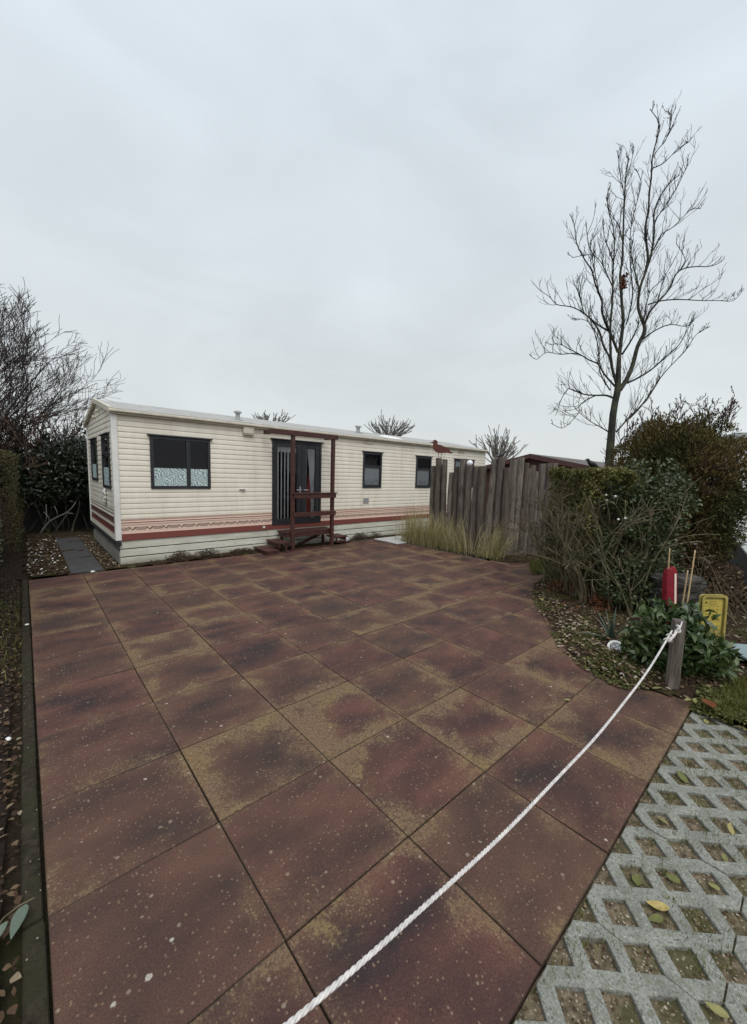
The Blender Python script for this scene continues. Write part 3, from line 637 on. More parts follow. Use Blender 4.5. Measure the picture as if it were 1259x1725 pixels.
lay(RBF, 5200, (0.012, 0.05), M['litter'], 'leaf_litter', beta=(1.2, 1.8), hm=0.06, z0=0.004, base=RB)
EDGE = [(2.98, -1.6), (2.76, -1.42), (2.75, -1.3), (2.89, -1.02), (3.08, -0.79), (3.50, -0.48), (4.33, 0.10), (4.7, 0.28), (4.2, -0.35), (3.75, -0.85), (3.6, -1.2), (3.2, -1.5)]
lay(EDGE, 500, (0.02, 0.055), M['litter'], 'leaf_litter', beta=(1.8, 1.2), hm=0.06, z0=0.016, base=RB)
lay(EDGE, 4300, (0.008, 0.03), M['mosslit'], 'ground_cover', beta=(1.2, 2.2), hm=0.06, z0=0.006, clump=0.35, flat=0.45, base=RB)
GR = [(2.83, -1.86), (3.3, -1.93), (4.6, -2.25), (4.6, -3.1), (3.5, -3.1), (2.80, -2.6)]
lay([(2.81, -1.795), (3.15, -1.80), (3.15, -2.0), (2.86, -2.1), (2.80, -2.6)], 900, (0.012, 0.045), M['mosslit'], 'ground_cover', beta=(1.2, 1.6), hm=0.06, z0=0.012, base=RB, flat=0.6)
q = scatter(GR, 21000, 0.06, 0.004, rl, 0, 0.0, RB)
tag(blade_mesh('lawn', q, M['grass'], L=(0.03, 0.085), w=0.0035, lean=0.5, bend=0.8, rng=rl, seg=3), kind='stuff')
q = scatter([(5.6, 0.75), (6.4, 1.2), (7.1, 1.2), (6.7, 0.95), (5.9, 0.6)], 2600, 0.02, 0.0, rl)
tag(blade_mesh('moss_patch', q, M['grass'], L=(0.03, 0.10), w=0.006, lean=0.6, bend=0.8, rng=rl, seg=3), kind='stuff')
q = scatter([(-0.68, 1.4), (-0.68, 3.6), (-1.0, 3.6), (-1.0, 1.4)], 500, 0.04, 0.0, rl, 0, 0.0, LB)
tag(blade_mesh('weeds', q, M['grass'], L=(0.03, 0.12), w=0.006, lean=0.6, bend=0.8, rng=rl, seg=3), kind='stuff')

# ================================================================== THE MOBILE HOME
X0, X1, Y0, Y1, ZB, ZE, YR, ZR = 0.5, 10.79, 5.13, 8.27, 0.39, 2.425, 6.70, 2.728
home = thing('mobile_home', 'long cream mobile home with brown striped siding, dark framed windows and a white plank skirt', 'mobile home', (X0, Y0, 0))
OPF = [(1.00, 1.97, 1.23, 2.10), (3.19, 4.37, 0.48, 2.215), (5.58, 6.19, 1.245, 2.11), (7.47, 8.10, 1.245, 2.105), (9.17, 10.17, 1.25, 2.10)]
OPE = [(5.44, 6.20, 1.21, 2.10), (6.88, 7.66, 1.30, 2.09)]
def prof():
    out = [(ZB, 0.014), (0.50, 0.014), (0.505, 0.004), (0.64, 0.004), (0.645, 0.009), (0.690, 0.009), (0.695, 0.003), (0.733, 0.003)]
    z = 0.734
    while z < ZR + 0.1:
        out += [(z, 0.0095), (z + 0.046, 0.008), (z + 0.066, 0.0045), (z + 0.080, 0.0), (z + 0.0870, 0.0)]; z += 0.0875
    return out
PR = prof()
def poff(z): return float(np.interp(z, [q[0] for q in PR], [q[1] for q in PR]))
def siding(a0, a1, ops, P, top):
    zs = sorted(set([q[0] for q in PR if q[0] <= top] + [top] + [q for o in ops for q in o[2:]])); m = MB()
    for z0, z1 in zip(zs[:-1], zs[1:]):
        zm = (z0 + z1) / 2; cuts = sorted([(o[0], o[1]) for o in ops if o[2] < zm < o[3]]); x = a0; iv = []
        for c in cuts: iv.append((x, c[0])); x = c[1]
        iv.append((x, a1))
        for p, q in iv: m.add([P(p, poff(z0), z0), P(q, poff(z0), z0), P(q, poff(z1), z1), P(p, poff(z1), z1)], [(0, 1, 2, 3)])
    return m
PF = lambda a, n, z: (a, Y0 - n, z)
PE = lambda a, n, z: (X0 - n, a, z)
siding(X0, X1, OPF, PF, ZE).build('wall', M['side'], home)
m = siding(Y0, Y1, OPE, PE, ZE)
zz = [q for q in PR if q[0] > ZE]; prev = (ZE, poff(ZE))
def gy(z): k = (z - ZE) / (ZR - ZE); return Y0 + (YR - Y0) * k, Y1 - (Y1 - YR) * k
for z, o in zz:
    if z > ZR: break
    a, b = gy(prev[0]), gy(z); m.add([PE(a[0], prev[1], prev[0]), PE(a[1], prev[1], prev[0]), PE(b[1], o, z), PE(b[0], o, z)], [(0, 1, 2, 3)]); prev = (z, o)
m.build('wall', M['sideend'], home)
m = MB(); m.add([(X1, Y0, ZB), (X1, Y1, ZB), (X1, Y1, ZE), (X1, YR, ZR), (X1, Y0, ZE)], [(0, 1, 2, 3, 4)]); m.box(X0 + 0.01, X1 - 0.01, Y1 - 0.02, Y1, ZB, ZE)
m.build('wall', M['sideend'], home)
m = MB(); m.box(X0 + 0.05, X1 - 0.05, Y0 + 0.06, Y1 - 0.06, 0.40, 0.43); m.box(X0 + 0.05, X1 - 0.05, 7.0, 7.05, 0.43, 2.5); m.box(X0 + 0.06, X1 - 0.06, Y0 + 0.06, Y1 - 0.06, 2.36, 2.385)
m.build('interior', M['dark'], home)  # floor, partition and ceiling near-black: the room's shade put into their colour
# roof, gutter, verge and corner trims
def slope(y): return ZR - abs(y - YR) * (ZR - ZE) / (YR - Y0)
m = MB(); nseg = 9
for s in range(nseg):
    a = X0 - 0.05 + (X1 - X0 + 0.1) * s / nseg; b = X0 - 0.05 + (X1 - X0 + 0.1) * (s + 1) / nseg - 0.008
    for (ya, yb) in ((Y0 - 0.07, YR), (YR, Y1 + 0.07)):
        za, zb = slope(ya) + 0.035, slope(yb) + 0.035
        m.add([(a, ya, za), (b, ya, za), (b, yb, zb), (a, yb, zb), (a, ya, za + 0.03), (b, ya, za + 0.03), (b, yb, zb + 0.03), (a, yb, zb + 0.03)], [(3, 2, 1, 0), (4, 5, 6, 7), (0, 1, 5, 4), (1, 2, 6, 5), (2, 3, 7, 6), (3, 0, 4, 7)])
roof = m.build('roof', M['roof'], home)
m = MB(); m.box(X0 - 0.055, X1 + 0.055, Y0 - 0.11, Y0 - 0.02, 2.418, 2.460); m.box(X0 - 0.05, X1 + 0.05, Y0 - 0.075, Y0 - 0.016, 2.388, 2.416)
m.build('gutter', M['eave'], home, bevel=0.012)
m = MB()
for ya, yb in ((Y0 - 0.09, YR), (Y1 + 0.09, YR)):
    m.bar((X0 - 0.038, ya, slope(ya) + 0.038), (X0 - 0.038, yb, slope(yb) + 0.038), 0.05, 0.085)
m.build('verge_trim', M['eave'], home, bevel=0.006)
m = MB(); m.box(X0 - 0.028, X0 + 0.058, Y0 - 0.030, Y0 + 0.058, ZB + 0.005, 2.415); m.build('corner_trim', M['trim'], home, bevel=0.012)
m = MB(); m.box(X0 - 0.022, X0 + 0.02, Y1 - 0.05, Y1 + 0.022, ZB + 0.005, 2.42); m.build('corner_trim', M['trim'], home, bevel=0.008)
m = MB(); m.box(X1 - 0.03, X1 + 0.022, Y0 - 0.024, Y0 + 0.03, ZB + 0.005, 2.41); m.build('corner_trim', M['trim'], home, bevel=0.008)
# skirt boards, chassis rail
m = MB(); m.box(X0 + 0.07, X1 - 0.03, Y0 + 0.03, Y0 + 0.05, -0.09, 0.386); m.build('skirt_gap_shade', M['dark'], home)  # added dark sheet standing in for the shade between the boards
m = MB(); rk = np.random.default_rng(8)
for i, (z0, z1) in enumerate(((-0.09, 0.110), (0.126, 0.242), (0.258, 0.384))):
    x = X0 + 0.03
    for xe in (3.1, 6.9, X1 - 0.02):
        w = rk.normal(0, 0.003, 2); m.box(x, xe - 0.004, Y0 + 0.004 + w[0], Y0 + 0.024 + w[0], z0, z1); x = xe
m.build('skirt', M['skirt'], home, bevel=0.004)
m = MB(); m.box(X0 + 0.045, X0 + 0.06, Y0 + 0.03, Y1, -0.09, 0.30); m.bar((X0 + 0.03, Y0 + 0.02, 0.10), (X0 + 0.03, Y1, 0.10), 0.02, 0.19); m.build('skirt', M['endskirt'], home, bevel=0.004)
m = MB(); m.box(X0 - 0.03, X0 + 0.05, Y0 - 0.035, Y1, 0.315, 0.375); m.build('chassis_rail', M['black'], home, bevel=0.006)

def fbox(m, P, a0, a1, n0, n1, z0, z1):
    c = [P(a, n, z) for z in (z0, z1) for n in (n0, n1) for a in (a0, a1)]
    m.add(c, [(0, 2, 3, 1), (4, 5, 7, 6), (0, 1, 5, 4), (1, 3, 7, 5), (3, 2, 6, 7), (2, 0, 4, 6)])
def quad(P, a0, a1, n, z0, z1): return [P(a0, n, z0), P(a1, n, z0), P(a1, n, z1), P(a0, n, z1)]
def window(P, a0, a1, z0, z1, vmull=None, hmull=None, inner=None, fw=0.05):
    m = MB(); N0, N1 = -0.045, 0.030
    fbox(m, P, a0, a0 + fw, N0, N1, z0, z1); fbox(m, P, a1 - fw, a1, N0, N1, z0, z1)
    fbox(m, P, a0 + fw, a1 - fw, N0, N1 - 0.002, z0, z0 + fw); fbox(m, P, a0 + fw, a1 - fw, N0, N1 - 0.002, z1 - fw, z1)
    fbox(m, P, a0 - 0.035, a1 + 0.035, 0.0, 0.055, z1 + 0.002, z1 + 0.024)
    if vmull: fbox(m, P, vmull - 0.033, vmull + 0.033, N0, N1 - 0.006, z0 + fw, z1 - fw)
    if hmull: fbox(m, P, a0 + fw, a1 - fw, N0, N1 + 0.004, hmull - 0.028, hmull + 0.022)
    w = m.build('window', M['frame'], home, bevel=0.004)
    aa = [a0 + fw] + ([vmull - 0.033, vmull + 0.033] if vmull else []) + [a1 - fw]
    zs = [z0 + fw] + ([hmull - 0.028, hmull + 0.022] if hmull else []) + [z1 - fw]
    for i in range(0, len(aa), 2):
        for j in range(0, len(zs), 2):
            MB().add(quad(P, aa[i] - 0.003, aa[i + 1] + 0.003, 0.004, zs[j] - 0.003, zs[j + 1] + 0.003), [(0, 1, 2, 3)]).build('pane', M['glass'], w)
        if inner == 'film':
            zt = z0 + fw + (z1 - z0 - 2 * fw) * 0.385
            MB().add(quad(P, aa[i] - 0.002, aa[i + 1] + 0.002, 0.010, z0 + fw, zt), [(0, 1, 2, 3)]).build('frosted_film', M['film'], w)
    if inner == 'lace':
        n = 60; zt = (hmull or z1) - 0.02; vs = []
        for i in range(n + 1):
            a = a0 + fw + (a1 - a0 - 2 * fw) * i / n; d = -0.010 + 0.007 * math.sin(i * 1.15) + 0.006 * math.sin(i * 2.7)
            vs += [P(a, d, z0 + 0.06 + 0.012 * abs(math.sin(i * 0.32))), P(a, d * 0.9, zt)]
        MB().add(vs, [(2 * i, 2 * i + 2, 2 * i + 3, 2 * i + 1) for i in range(n)]).build('curtain', M['lace'], w, smooth=True)
    return w
window(PF, *OPF[0], vmull=1.595, inner='film')
window(PF, *OPF[2], hmull=1.765, inner='lace')
window(PF, *OPF[3], hmull=1.755, inner='lace')
window(PF, *OPF[4], vmull=9.62, inner='lace')
window(PE, *OPE[0], hmull=1.80, inner='film')
window(PE, *OPE[1], inner='film')

# french door: frame, two leaves with panes, blind strips and curtains
a0, a1, z0, z1 = OPF[1]
m = MB(); fbox(m, PF, a0, a0 + 0.05, -0.05, 0.032, z0, z1); fbox(m, PF, a1 - 0.05, a1, -0.05, 0.032, z0, z1); fbox(m, PF, a0 + 0.05, a1 - 0.05, -0.05, 0.030, z1 - 0.05, z1)
fbox(m, PF, a0 + 0.05, a1 - 0.05, -0.05, 0.030, z0, z0 + 0.04); fbox(m, PF, a0 - 0.04, a1 + 0.04, 0.0, 0.06, z1 + 0.002, z1 + 0.026)
m.build('door_frame', M['frame'], home, bevel=0.004)
def leaf(b0, b1, g0, g1):
    m = MB(); gz0, gz1 = 0.60, 2.09
    fbox(m, PF, b0, g0, -0.035, 0.022, z0 + 0.043, z1 - 0.053); fbox(m, PF, g1, b1, -0.035, 0.022, z0 + 0.043, z1 - 0.053)
    fbox(m, PF, g0, g1, -0.035, 0.020, z0 + 0.043, gz0); fbox(m, PF, g0, g1, -0.035, 0.020, gz1, z1 - 0.053)
    d = m.build('door', M['frame'], home, bevel=0.004)
    MB().add(quad(PF, g0 - 0.004, g1 + 0.004, 0.002, gz0 - 0.004, gz1 + 0.004), [(0, 1, 2, 3)]).build('pane', M['glass'], d)
    return d
d1 = leaf(a0 + 0.053, 3.868, 3.305, 3.765); d2 = leaf(3.874, a1 - 0.053, 3.985, 4.225)
for i in range(6):
    x = 3.325 + i * 0.077; m = MB()
    m.add([(x, Y0 + 0.022, 0.60), (x + 0.034, Y0 + 0.034, 0.60), (x + 0.034, Y0 + 0.034, 2.09), (x, Y0 + 0.022, 2.09)], [(0, 1, 2, 3)]); m.build('blind_strip', M['blind'], d1)
m = MB(); m.box(3.30, 3.77, Y0 + 0.038, Y0 + 0.045, 1.98, 2.09); m.build('pelmet', M['lace'], d1)
n = 24; vs = []
for i in range(n + 1):
    z = 0.60 + 1.49 * i / n; wl = 4.16 - 0.11 * (i / n) ** 2 - 0.02; vs += [(wl, Y0 + 0.030 + 0.006 * math.sin(i), z), (4.225, Y0 + 0.030, z)]
MB().add(vs, [(2 * i, 2 * i + 1, 2 * i + 3, 2 * i + 2) for i in range(n)]).build('curtain', M['lace'], d2)
m = MB(); m.add([(3.992, Y0 + 0.03, 0.60), (4.02, Y0 + 0.03, 0.60), (4.02, Y0 + 0.03, 2.09), (3.992, Y0 + 0.03, 2.09)], [(0, 1, 2, 3)]); m.build('blind_strip', M['blind'], d2)
m = MB(); m.prism([(4.03, 0.62), (4.15, 0.62), (4.145, 1.30), (4.10, 1.62), (4.06, 1.38), (4.035, 1.2)], (1, 0, 0), (0, 0, 1), (0, 1, 0), (0, Y0 + 0.045, 0), 0.01); m.build('red_curtain', M['redcloth'], d2)
m = MB(); m.tube([(3.835, Y0 - 0.02, 1.20), (3.835, Y0 - 0.07, 1.20), (3.80, Y0 - 0.075, 1.20), (3.72, Y0 - 0.075, 1.20)], 0.011, 8); m.box(3.818, 3.852, Y0 - 0.032, Y0 - 0.021, 1.10, 1.27); m.build('handle', M['metal'], d1, bevel=0.003)
m = MB(); m.tube([(3.915, Y0 - 0.02, 1.20), (3.915, Y0 - 0.07, 1.20), (3.95, Y0 - 0.075, 1.20), (4.02, Y0 - 0.075, 1.20)], 0.010, 8); m.build('handle', M['metal'], d2)

# small fittings on the wall and roof
m = MB(); fbox(m, PF, 2.575, 2.785, 0.0, 0.075, 2.275, 2.395); fbox(m, PF, 2.585, 2.775, 0.0, 0.066, 2.252, 2.273); m.build('vent_box', M['eave'], home, bevel=0.008)
for x in (5.74, 9.47):
    m = MB(); fbox(m, PF, x - 0.13, x + 0.13, 0.0, 0.032, 2.33, 2.362); fbox(m, PF, x - 0.13, x + 0.13, 0.0, 0.026, 2.305, 2.327); m.build('louvre', M['eave'], home, bevel=0.005)
m = MB()
for i in range(5): fbox(m, PF, 5.62, 5.79, 0.0, 0.024, 0.868 + i * 0.027, 0.868 + i * 0.027 + 0.02)
m.build('vent_grille', M['grey'], home)
m = MB(); m.tube([(2.50, Y0 - 0.03, 1.215), (2.62, Y0 - 0.035, 1.205)], 0.012, 6); m.tube([(2.58, Y0, 1.21), (2.58, Y0 - 0.05, 1.21)], 0.018, 8); m.build('latch', M['metal'], home)
m = MB(); fbox(m, PF, 2.985, 3.03, 0.012, 0.035, 0.43, 0.475); m.build('socket_cover', M['trim'], home, bevel=0.005)
for y, z in ((6.40, 2.56), (6.95, 2.50)):
    m = MB(); m.tube([(X0, y, z), (X0 - 0.06, y, z - 0.01)], [0.03, 0.026], 10); m.build('gable_vent', M['eave'], home)
m = MB(); rr = []
for i in range(34):
    a = i / 34 * 2 * math.pi * 1.05; r = 0.085 + 0.035 * math.sin(i * 1.9); rr.append((X0 - 0.03 - 0.015 * math.sin(i * 2.3), 6.02 + r * math.cos(a) * 0.75, 1.06 + r * math.sin(a) * 1.25))
m.tube(rr, 0.016, 6); m.build('rope_ornament', M['trim'], home, smooth=True)
def flue(x, y, h, r):
    z = slope(y) + 0.05; m = MB(); m.lathe([(r * 2.6, 0), (r * 2.6, 0.012), (r, 0.02), (r, h)], (x, y, z), 16); m.lathe([(r * 1.2, h), (r * 1.75, h + 0.006), (r * 1.75, h + 0.034), (r * 1.2, h + 0.05)], (x, y, z), 16); m.build('roof_flue', M['grey'], home)
flue(2.69, 5.6, 0.14, 0.042); flue(6.20, 6.1, 0.15, 0.05)
m = MB(); zz0 = slope(5.75) + 0.05
m.add([(6.70, 5.40, slope(5.4) + 0.06), (7.25, 5.40, slope(5.4) + 0.06), (7.25, 5.85, slope(5.85) + 0.06), (6.70, 5.85, slope(5.85) + 0.06), (6.80, 5.50, slope(5.5) + 0.095), (7.15, 5.50, slope(5.5) + 0.095), (7.15, 5.76, slope(5.76) + 0.10), (6.80, 5.76, slope(5.76) + 0.10)],
      [(4, 5, 6, 7), (0, 1, 5, 4), (1, 2, 6, 5), (2, 3, 7, 6), (3, 0, 4, 7)]); m.build('skylight', M['trim'], home, bevel=0.01)

# ================================================================== PORCH
porch = thing('wooden_porch', 'dark red brown timber porch with steps and handrail at the double door', 'porch steps', (3.9, 4.8, 0))
PY = 4.66
for x in (3.40, 4.36):
    m = MB(); m.box(x - 0.034, x + 0.034, PY - 0.034, PY + 0.034, 0.0, 2.282); m.build('post', M['porch'], porch, bevel=0.004)
m = MB(); m.box(2.92, 4.46, PY - 0.045, PY + 0.045, 2.284, 2.374); m.build('beam', M['porch'], porch, bevel=0.004)
for x in (2.95, 4.36):
    m = MB(); m.box(x, x + 0.07, PY + 0.048, Y0 - 0.12, 2.292, 2.366); m.build('beam', M['porch'], porch, bevel=0.004)
m = MB(); m.box(3.40, 4.42, PY - 0.062, PY - 0.036, 1.055, 1.145); m.box(3.36, 4.46, PY - 0.075, PY + 0.04, 1.147, 1.168); m.build('rail', M['porch'], porch, bevel=0.003)
m = MB(); m.box(3.40, 4.42, PY - 0.060, PY - 0.036, 0.685, 0.775); m.build('rail', M['porch'], porch, bevel=0.003)
def tread(x0, x1, y0, y1, zt, n, name):
    m = MB(); w = (y1 - y0) / n
    for i in range(n): m.box(x0, x1, y0 + i * w, y0 + (i + 1) * w - 0.006, zt - 0.028, zt)
    return m.build(name, M['porch'], porch, bevel=0.003)
tread(3.27, 4.46, 4.70, 5.08, 0.375, 4, 'platform')
m = MB(); m.box(3.30, 4.44, 4.705, 4.735, 0.265, 0.345); m.box(3.30, 3.33, 4.737, 5.06, 0.265, 0.345); m.box(4.41, 4.44, 4.737, 5.06, 0.265, 0.345)
for x in (3.335, 4.36): m.box(x, x + 0.05, 5.0, 5.05, 0.0, 0.264)
m.bar((3.75, 5.02, 0.03), (4.38, 5.02, 0.26), 0.03, 0.06); m.build('platform_frame', M['porch'], porch, bevel=0.003)
tread(3.03, 3.29, 4.55, 5.08, 0.205, 4, 'step')
m = MB(); m.box(3.06, 3.09, 4.57, 5.06, 0.10, 0.176); m.box(3.21, 3.36, 4.555, 4.58, 0.0, 0.03); m.box(3.20, 3.235, 4.57, 4.60, 0.0, 0.176); m.box(3.236, 3.36, 4.565, 4.59, 0.13, 0.176); m.build('step_frame', M['porch'], porch, bevel=0.003)
tread(2.76, 3.03, 4.50, 5.08, 0.085, 4, 'step')
m = MB(); m.box(2.79, 3.02, 4.51, 4.53, 0.0, 0.056); m.box(2.78, 2.80, 4.532, 5.05, 0.0, 0.056); m.build('step_frame', M['porch'], porch, bevel=0.003)
m = MB(); m.box(3.45, 4.33, PY - 0.02, PY + 0.02, 0.0, 0.035); m.build('ground_sill', M['porch'], porch, bevel=0.003)
tread(4.47, 4.80, 4.66, 5.05, 0.195, 3, 'step')
m = MB(); m.box(4.74, 4.77, 4.67, 5.03, 0.10, 0.166); m.box(4.74, 4.77, 4.67, 4.70, 0.0, 0.102); m.box(4.50, 4.745, 4.672, 4.695, 0.06, 0.10); m.box(4.74, 4.77, 5.0, 5.03, 0.0, 0.102); m.build('step_frame', M['porch'], porch, bevel=0.003)

# ================================================================== PALISADE OF ROUND POSTS
pal = thing('palisade_fence', 'curved fence of uneven weathered grey round posts standing behind tan beach grass', 'fence', (6.6, 2.0, 0))
PL = [(3.77, 1.81, .070), (3.585, 1.99, .085), (3.49, 1.965, .06), (3.40, 1.85, .07), (3.25, 1.67, .075), (3.10, 1.80, .07), (2.945, 1.97, .09), (2.775, 1.81, .08), (2.61, 1.81, .085), (2.43, 1.81, .092), (2.225, 1.96, .088), (2.045, 2.0, .082)]
PP = [(6.6 + (0.07 if i == 2 else 0), y, z, r + (0.012 if i == 2 else 0)) for i, (y, z, r) in enumerate(PL)]
PP += [(6.60, 1.88, 1.78, .085), (6.76, 1.85, 1.95, .088), (6.88, 1.79, 2.0, .082), (6.99, 1.73, 1.89, .066), (7.08, 1.68, 1.78, .062), (7.18, 1.63, 1.85, .072), (7.275, 1.57, 1.73, .062), (7.37, 1.545, 1.89, .075), (7.50, 1.48, 1.91, .068), (7.60, 1.43, 1.91, .075), (7.68, 1.37, 1.81, .035)]
rp = np.random.default_rng(17)
for i, (x, y, h, r) in enumerate(PP):
    r *= 0.89; m = MB(); k = 12; n = 12; tx, ty = rp.normal(0, 0.009, 2); vs = []; ph = rp.uniform(0, 9)
    for a in range(k + 1):
        z = -0.05 + (h + 0.05) * a / k; rr = r * (1.08 - 0.16 * a / k)
        for j in range(n):
            th = 2 * math.pi * j / n; q = rr * (1 + 0.10 * nz((math.cos(th) + ph, math.sin(th), z * 1.4), 1.6) + 0.05 * nz((math.cos(th), math.sin(th) + ph, z * 5), 2.2))
            vs.append((x + tx * z + q * math.cos(th) + 0.012 * nz((ph, z, 0), 1.3), y + ty * z + q * math.sin(th) + 0.012 * nz((z, ph, 3), 1.3), z + (0.012 * nz((th, ph, 0), 1.0) if a == k else 0)))
    fs = [(a * n + j, a * n + (j + 1) % n, (a + 1) * n + (j + 1) % n, (a + 1) * n + j) for a in range(k) for j in range(n)]
    top = len(vs); vs.append((x + tx * h, y + ty * h, h + 0.004)); fs += [(k * n + j, k * n + (j + 1) % n, top) for j in range(n)]
    m.add(vs, fs, rp.random()); o = m.build('post', M['post'], pal, attr=True); o.data.shade_smooth()
    o.data.set_sharp_from_angle(angle=R_(50))

# rusty gull silhouette on its rod legs, the lamp ball, two small dark birds
gull = thing('gull_figure', 'rusty sheet metal gull cut-out standing on the second palisade post', 'bird figure', (6.6, 3.60, 1.985))
gp = [(60, 135), (78, 124), (95, 116), (102, 102), (113, 94), (126, 92), (142, 97), (153, 108), (158, 124), (156, 148), (175, 152), (200, 160), (250, 185), (290, 203), (305, 210), (294, 220), (308, 236), (322, 247), (348, 255), (330, 261), (312, 265), (280, 256), (245, 259), (215, 260), (180, 261), (163, 258), (142, 247), (124, 228), (111, 207), (104, 185), (104, 165), (108, 148), (100, 133), (80, 133)]
gs = 9.2 / (7.869 * CAMF); gax = Vector((0.80, -0.60, 0.02)).normalized(); gay = Vector((0, 0, 1)); gaz = gax.cross(gay); gax = gax * 1.15
poly = [((q[0] - 190) * gs, (330 - q[1]) * gs) for q in gp][::-1]
m = MB(); m.prism(poly, gax, gay, gaz, (6.6, 3.60, 1.985), 0.008); m.build('body', M['rust'], gull)
for lx in (176, 208):
    b = Vector((6.6, 3.60, 1.985)); m = MB(); m.tube([b + gax * ((lx - 190) * gs) + gay * (72 * gs), b + gax * ((lx - 194) * gs) - gay * 0.02], 0.006, 6); m.build('leg', M['rust'], gull)
m = MB(); b = Vector((6.6, 3.60, 1.985)) + gax * ((106 - 190) * gs) + gay * ((330 - 114) * gs)
m.tube([b - gaz * 0.008, b + gaz * 0.008], 0.009, 12); m.build('eye', M['white'], gull)
lamp = thing('garden_lamp', 'small pale globe lamp set on a short palisade post', 'lamp', (6.6, 2.775, 1.81))
m = MB(); m.lathe([(0.02, 0), (0.045, 0.012), (0.062, 0.04), (0.066, 0.065), (0.058, 0.095), (0.036, 0.118), (0.006, 0.125)], (6.6, 2.775, 1.815), 20); m.build('globe', M['lampw'], lamp, smooth=True)
m = MB(); m.lathe([(0.05, 0), (0.05, 0.012)], (6.6, 2.775, 1.805), 20); m.build('base', M['black'], lamp)
def small_bird(p, h, label, axis):
    t = thing('bird', label, 'bird', p); p = Vector(p); a = Vector(axis).normalized(); m = MB()
    prof_ = [(-0.9, 0.10, 0.03), (-0.6, 0.16, 0.10), (-0.25, 0.30, 0.26), (0.05, 0.42, 0.30), (0.28, 0.58, 0.24), (0.42, 0.76, 0.16), (0.50, 0.86, 0.17), (0.60, 0.88, 0.13), (0.72, 0.86, 0.05), (0.88, 0.84, 0.012)]
    m.tube([p + a * (u * h) + Vector((0, 0, v * h)) for u, v, w in prof_], [w * h for u, v, w in prof_], 10); m.build('body', M['black'], t, smooth=True)
    for s in (-0.08, 0.10):
        m = MB(); m.tube([p + a * (s * h) + Vector((0, 0, 0.26 * h)), p + a * (s * h) - Vector((0, 0, 0.02))], 0.006, 5); m.build('leg', M['black'], t)
small_bird((6.6, 2.03, 1.985), 0.13, 'small black bird perched on top of a tall palisade post', (0.75, -0.66, 0.05))
small_bird((5.50, -0.06, 1.76), 0.13, 'small dark bird sitting on top of the clipped hedge left of the tree trunk', (-0.75, 0.66, 0.0))

# beach grass in front of the palisade
rm = np.random.default_rng(41)
def marram(cx, cy, rx, ry, n, L, lean, label, bend=0.35, dmean=None):
    t = thing('beach_grass', label, 'grass clump', (cx, cy, 0), 'beach grass along the palisade')
    b = np.stack([cx + rm.normal(0, rx, n), cy + rm.normal(0, ry, n), np.full(n, 0.0)], 1)
    b[:, 0] = np.clip(b[:, 0], 6.03, 6.52)
    dr = None if dmean is None else dmean + rm.normal(0, 0.75, n)
    blade_mesh('blades', b, M['marram'], t, L=L, w=0.0085, lean=lean, bend=bend, rng=rm, dirs=dr, seg=7)
marram(6.15, 3.85, 0.14, 0.20, 480, (0.35, 1.05), 0.24, 'tall dense tan beach grass clump at the far left end of the palisade', 0.22)
marram(6.15, 3.25, 0.12, 0.25, 380, (0.35, 1.0), 0.32, 'broad greenish beach grass clump in the middle of the row', 0.30)
marram(6.18, 2.60, 0.10, 0.24, 230, (0.40, 0.95), 0.36, 'loose straw coloured beach grass clump leaning left over the patio edge', 0.40, 2.2)
marram(6.25, 1.95, 0.08, 0.16, 230, (0.45, 1.05), 0.42, 'arching pale beach grass clump nearest the hedge, blades drooping right', 0.62, -0.75)

# ================================================================== ROPE AND ITS POSTS
def rope_post(x, y, rz, h, label):
    t = thing('rope_post', label, 'post', (x, y, 0)); m = MB(); s = 0.036
    vs = []; k = 6
    for i in range(k + 1):
        z = -0.05 + (h + 0.05) * i / k
        for a, b in ((-s, -s), (s, -s), (s, s), (-s, s)): vs.append((a + 0.002 * nz((i, a * 90, 0), 1), b + 0.002 * nz((i, b * 90, 5), 1), z))
    m.add(vs, [(i * 4 + j, i * 4 + (j + 1) % 4, i * 4 + 4 + (j + 1) % 4, i * 4 + 4 + j) for i in range(k) for j in range(4)] + [(3, 2, 1, 0), tuple(4 * k + j for j in range(4))], 0.45)
    me = bpy.data.meshes.new('shaft'); me.from_pydata(m.v, [], m.f); me.update()
    o = finish(me, 'shaft', M['post'], t, bevel=0.004, rnd=m.r); o.matrix_parent_inverse = Matrix.Identity(4); t.rotation_euler = (0.0, 0.02, rz)
    return t
rope_post(3.030, -1.650, R_(28), 0.560, 'square grey timber post with the white rope knotted to its top')
rope_post(-0.86, -1.62, R_(10), 0.66, 'square grey timber post at the near end of the white rope')
rt = thing('rope', 'white twisted rope slung low across the patio from the grey post', 'rope', (2.965, -1.62, 0.487))
ctrl = [(2.965, .487), (2.492, .392), (2.015, .334), (1.473, .301), (1.192, .296), (0.857, .300), (0.596, .312), (0.348, .338), (0.163, .370), (0.009, .397), (-0.118, .422), (-0.214, .440), (-0.5, .515), (-0.83, .62)]
cx_ = np.array([c[0] for c in ctrl])[::-1]; cz_ = np.array([c[1] for c in ctrl])[::-1]
pf = np.polyfit(cx_, cz_, 4); L = 3.8; n = 1150
xs = np.linspace(2.965, -0.83, n); zsr = np.polyval(pf, xs); m = MB()
for s in range(3):
    ph = np.arange(n) * (2 * math.pi * 68 / n) + s * 2 * math.pi / 3
    m.tube(np.stack([xs, np.full(n, -1.622) + 0.0032 * np.cos(ph) + 0.006 * np.sin(xs * 2.1), zsr + 0.0032 * np.sin(ph) + 0.003 * np.sin(xs * 7.3)], 1).tolist(), 0.0036, 6)
m.build('rope_line', M['rope'], rt, smooth=True)
m = MB(); kx, ky, kz = 2.975, -1.625, 0.495
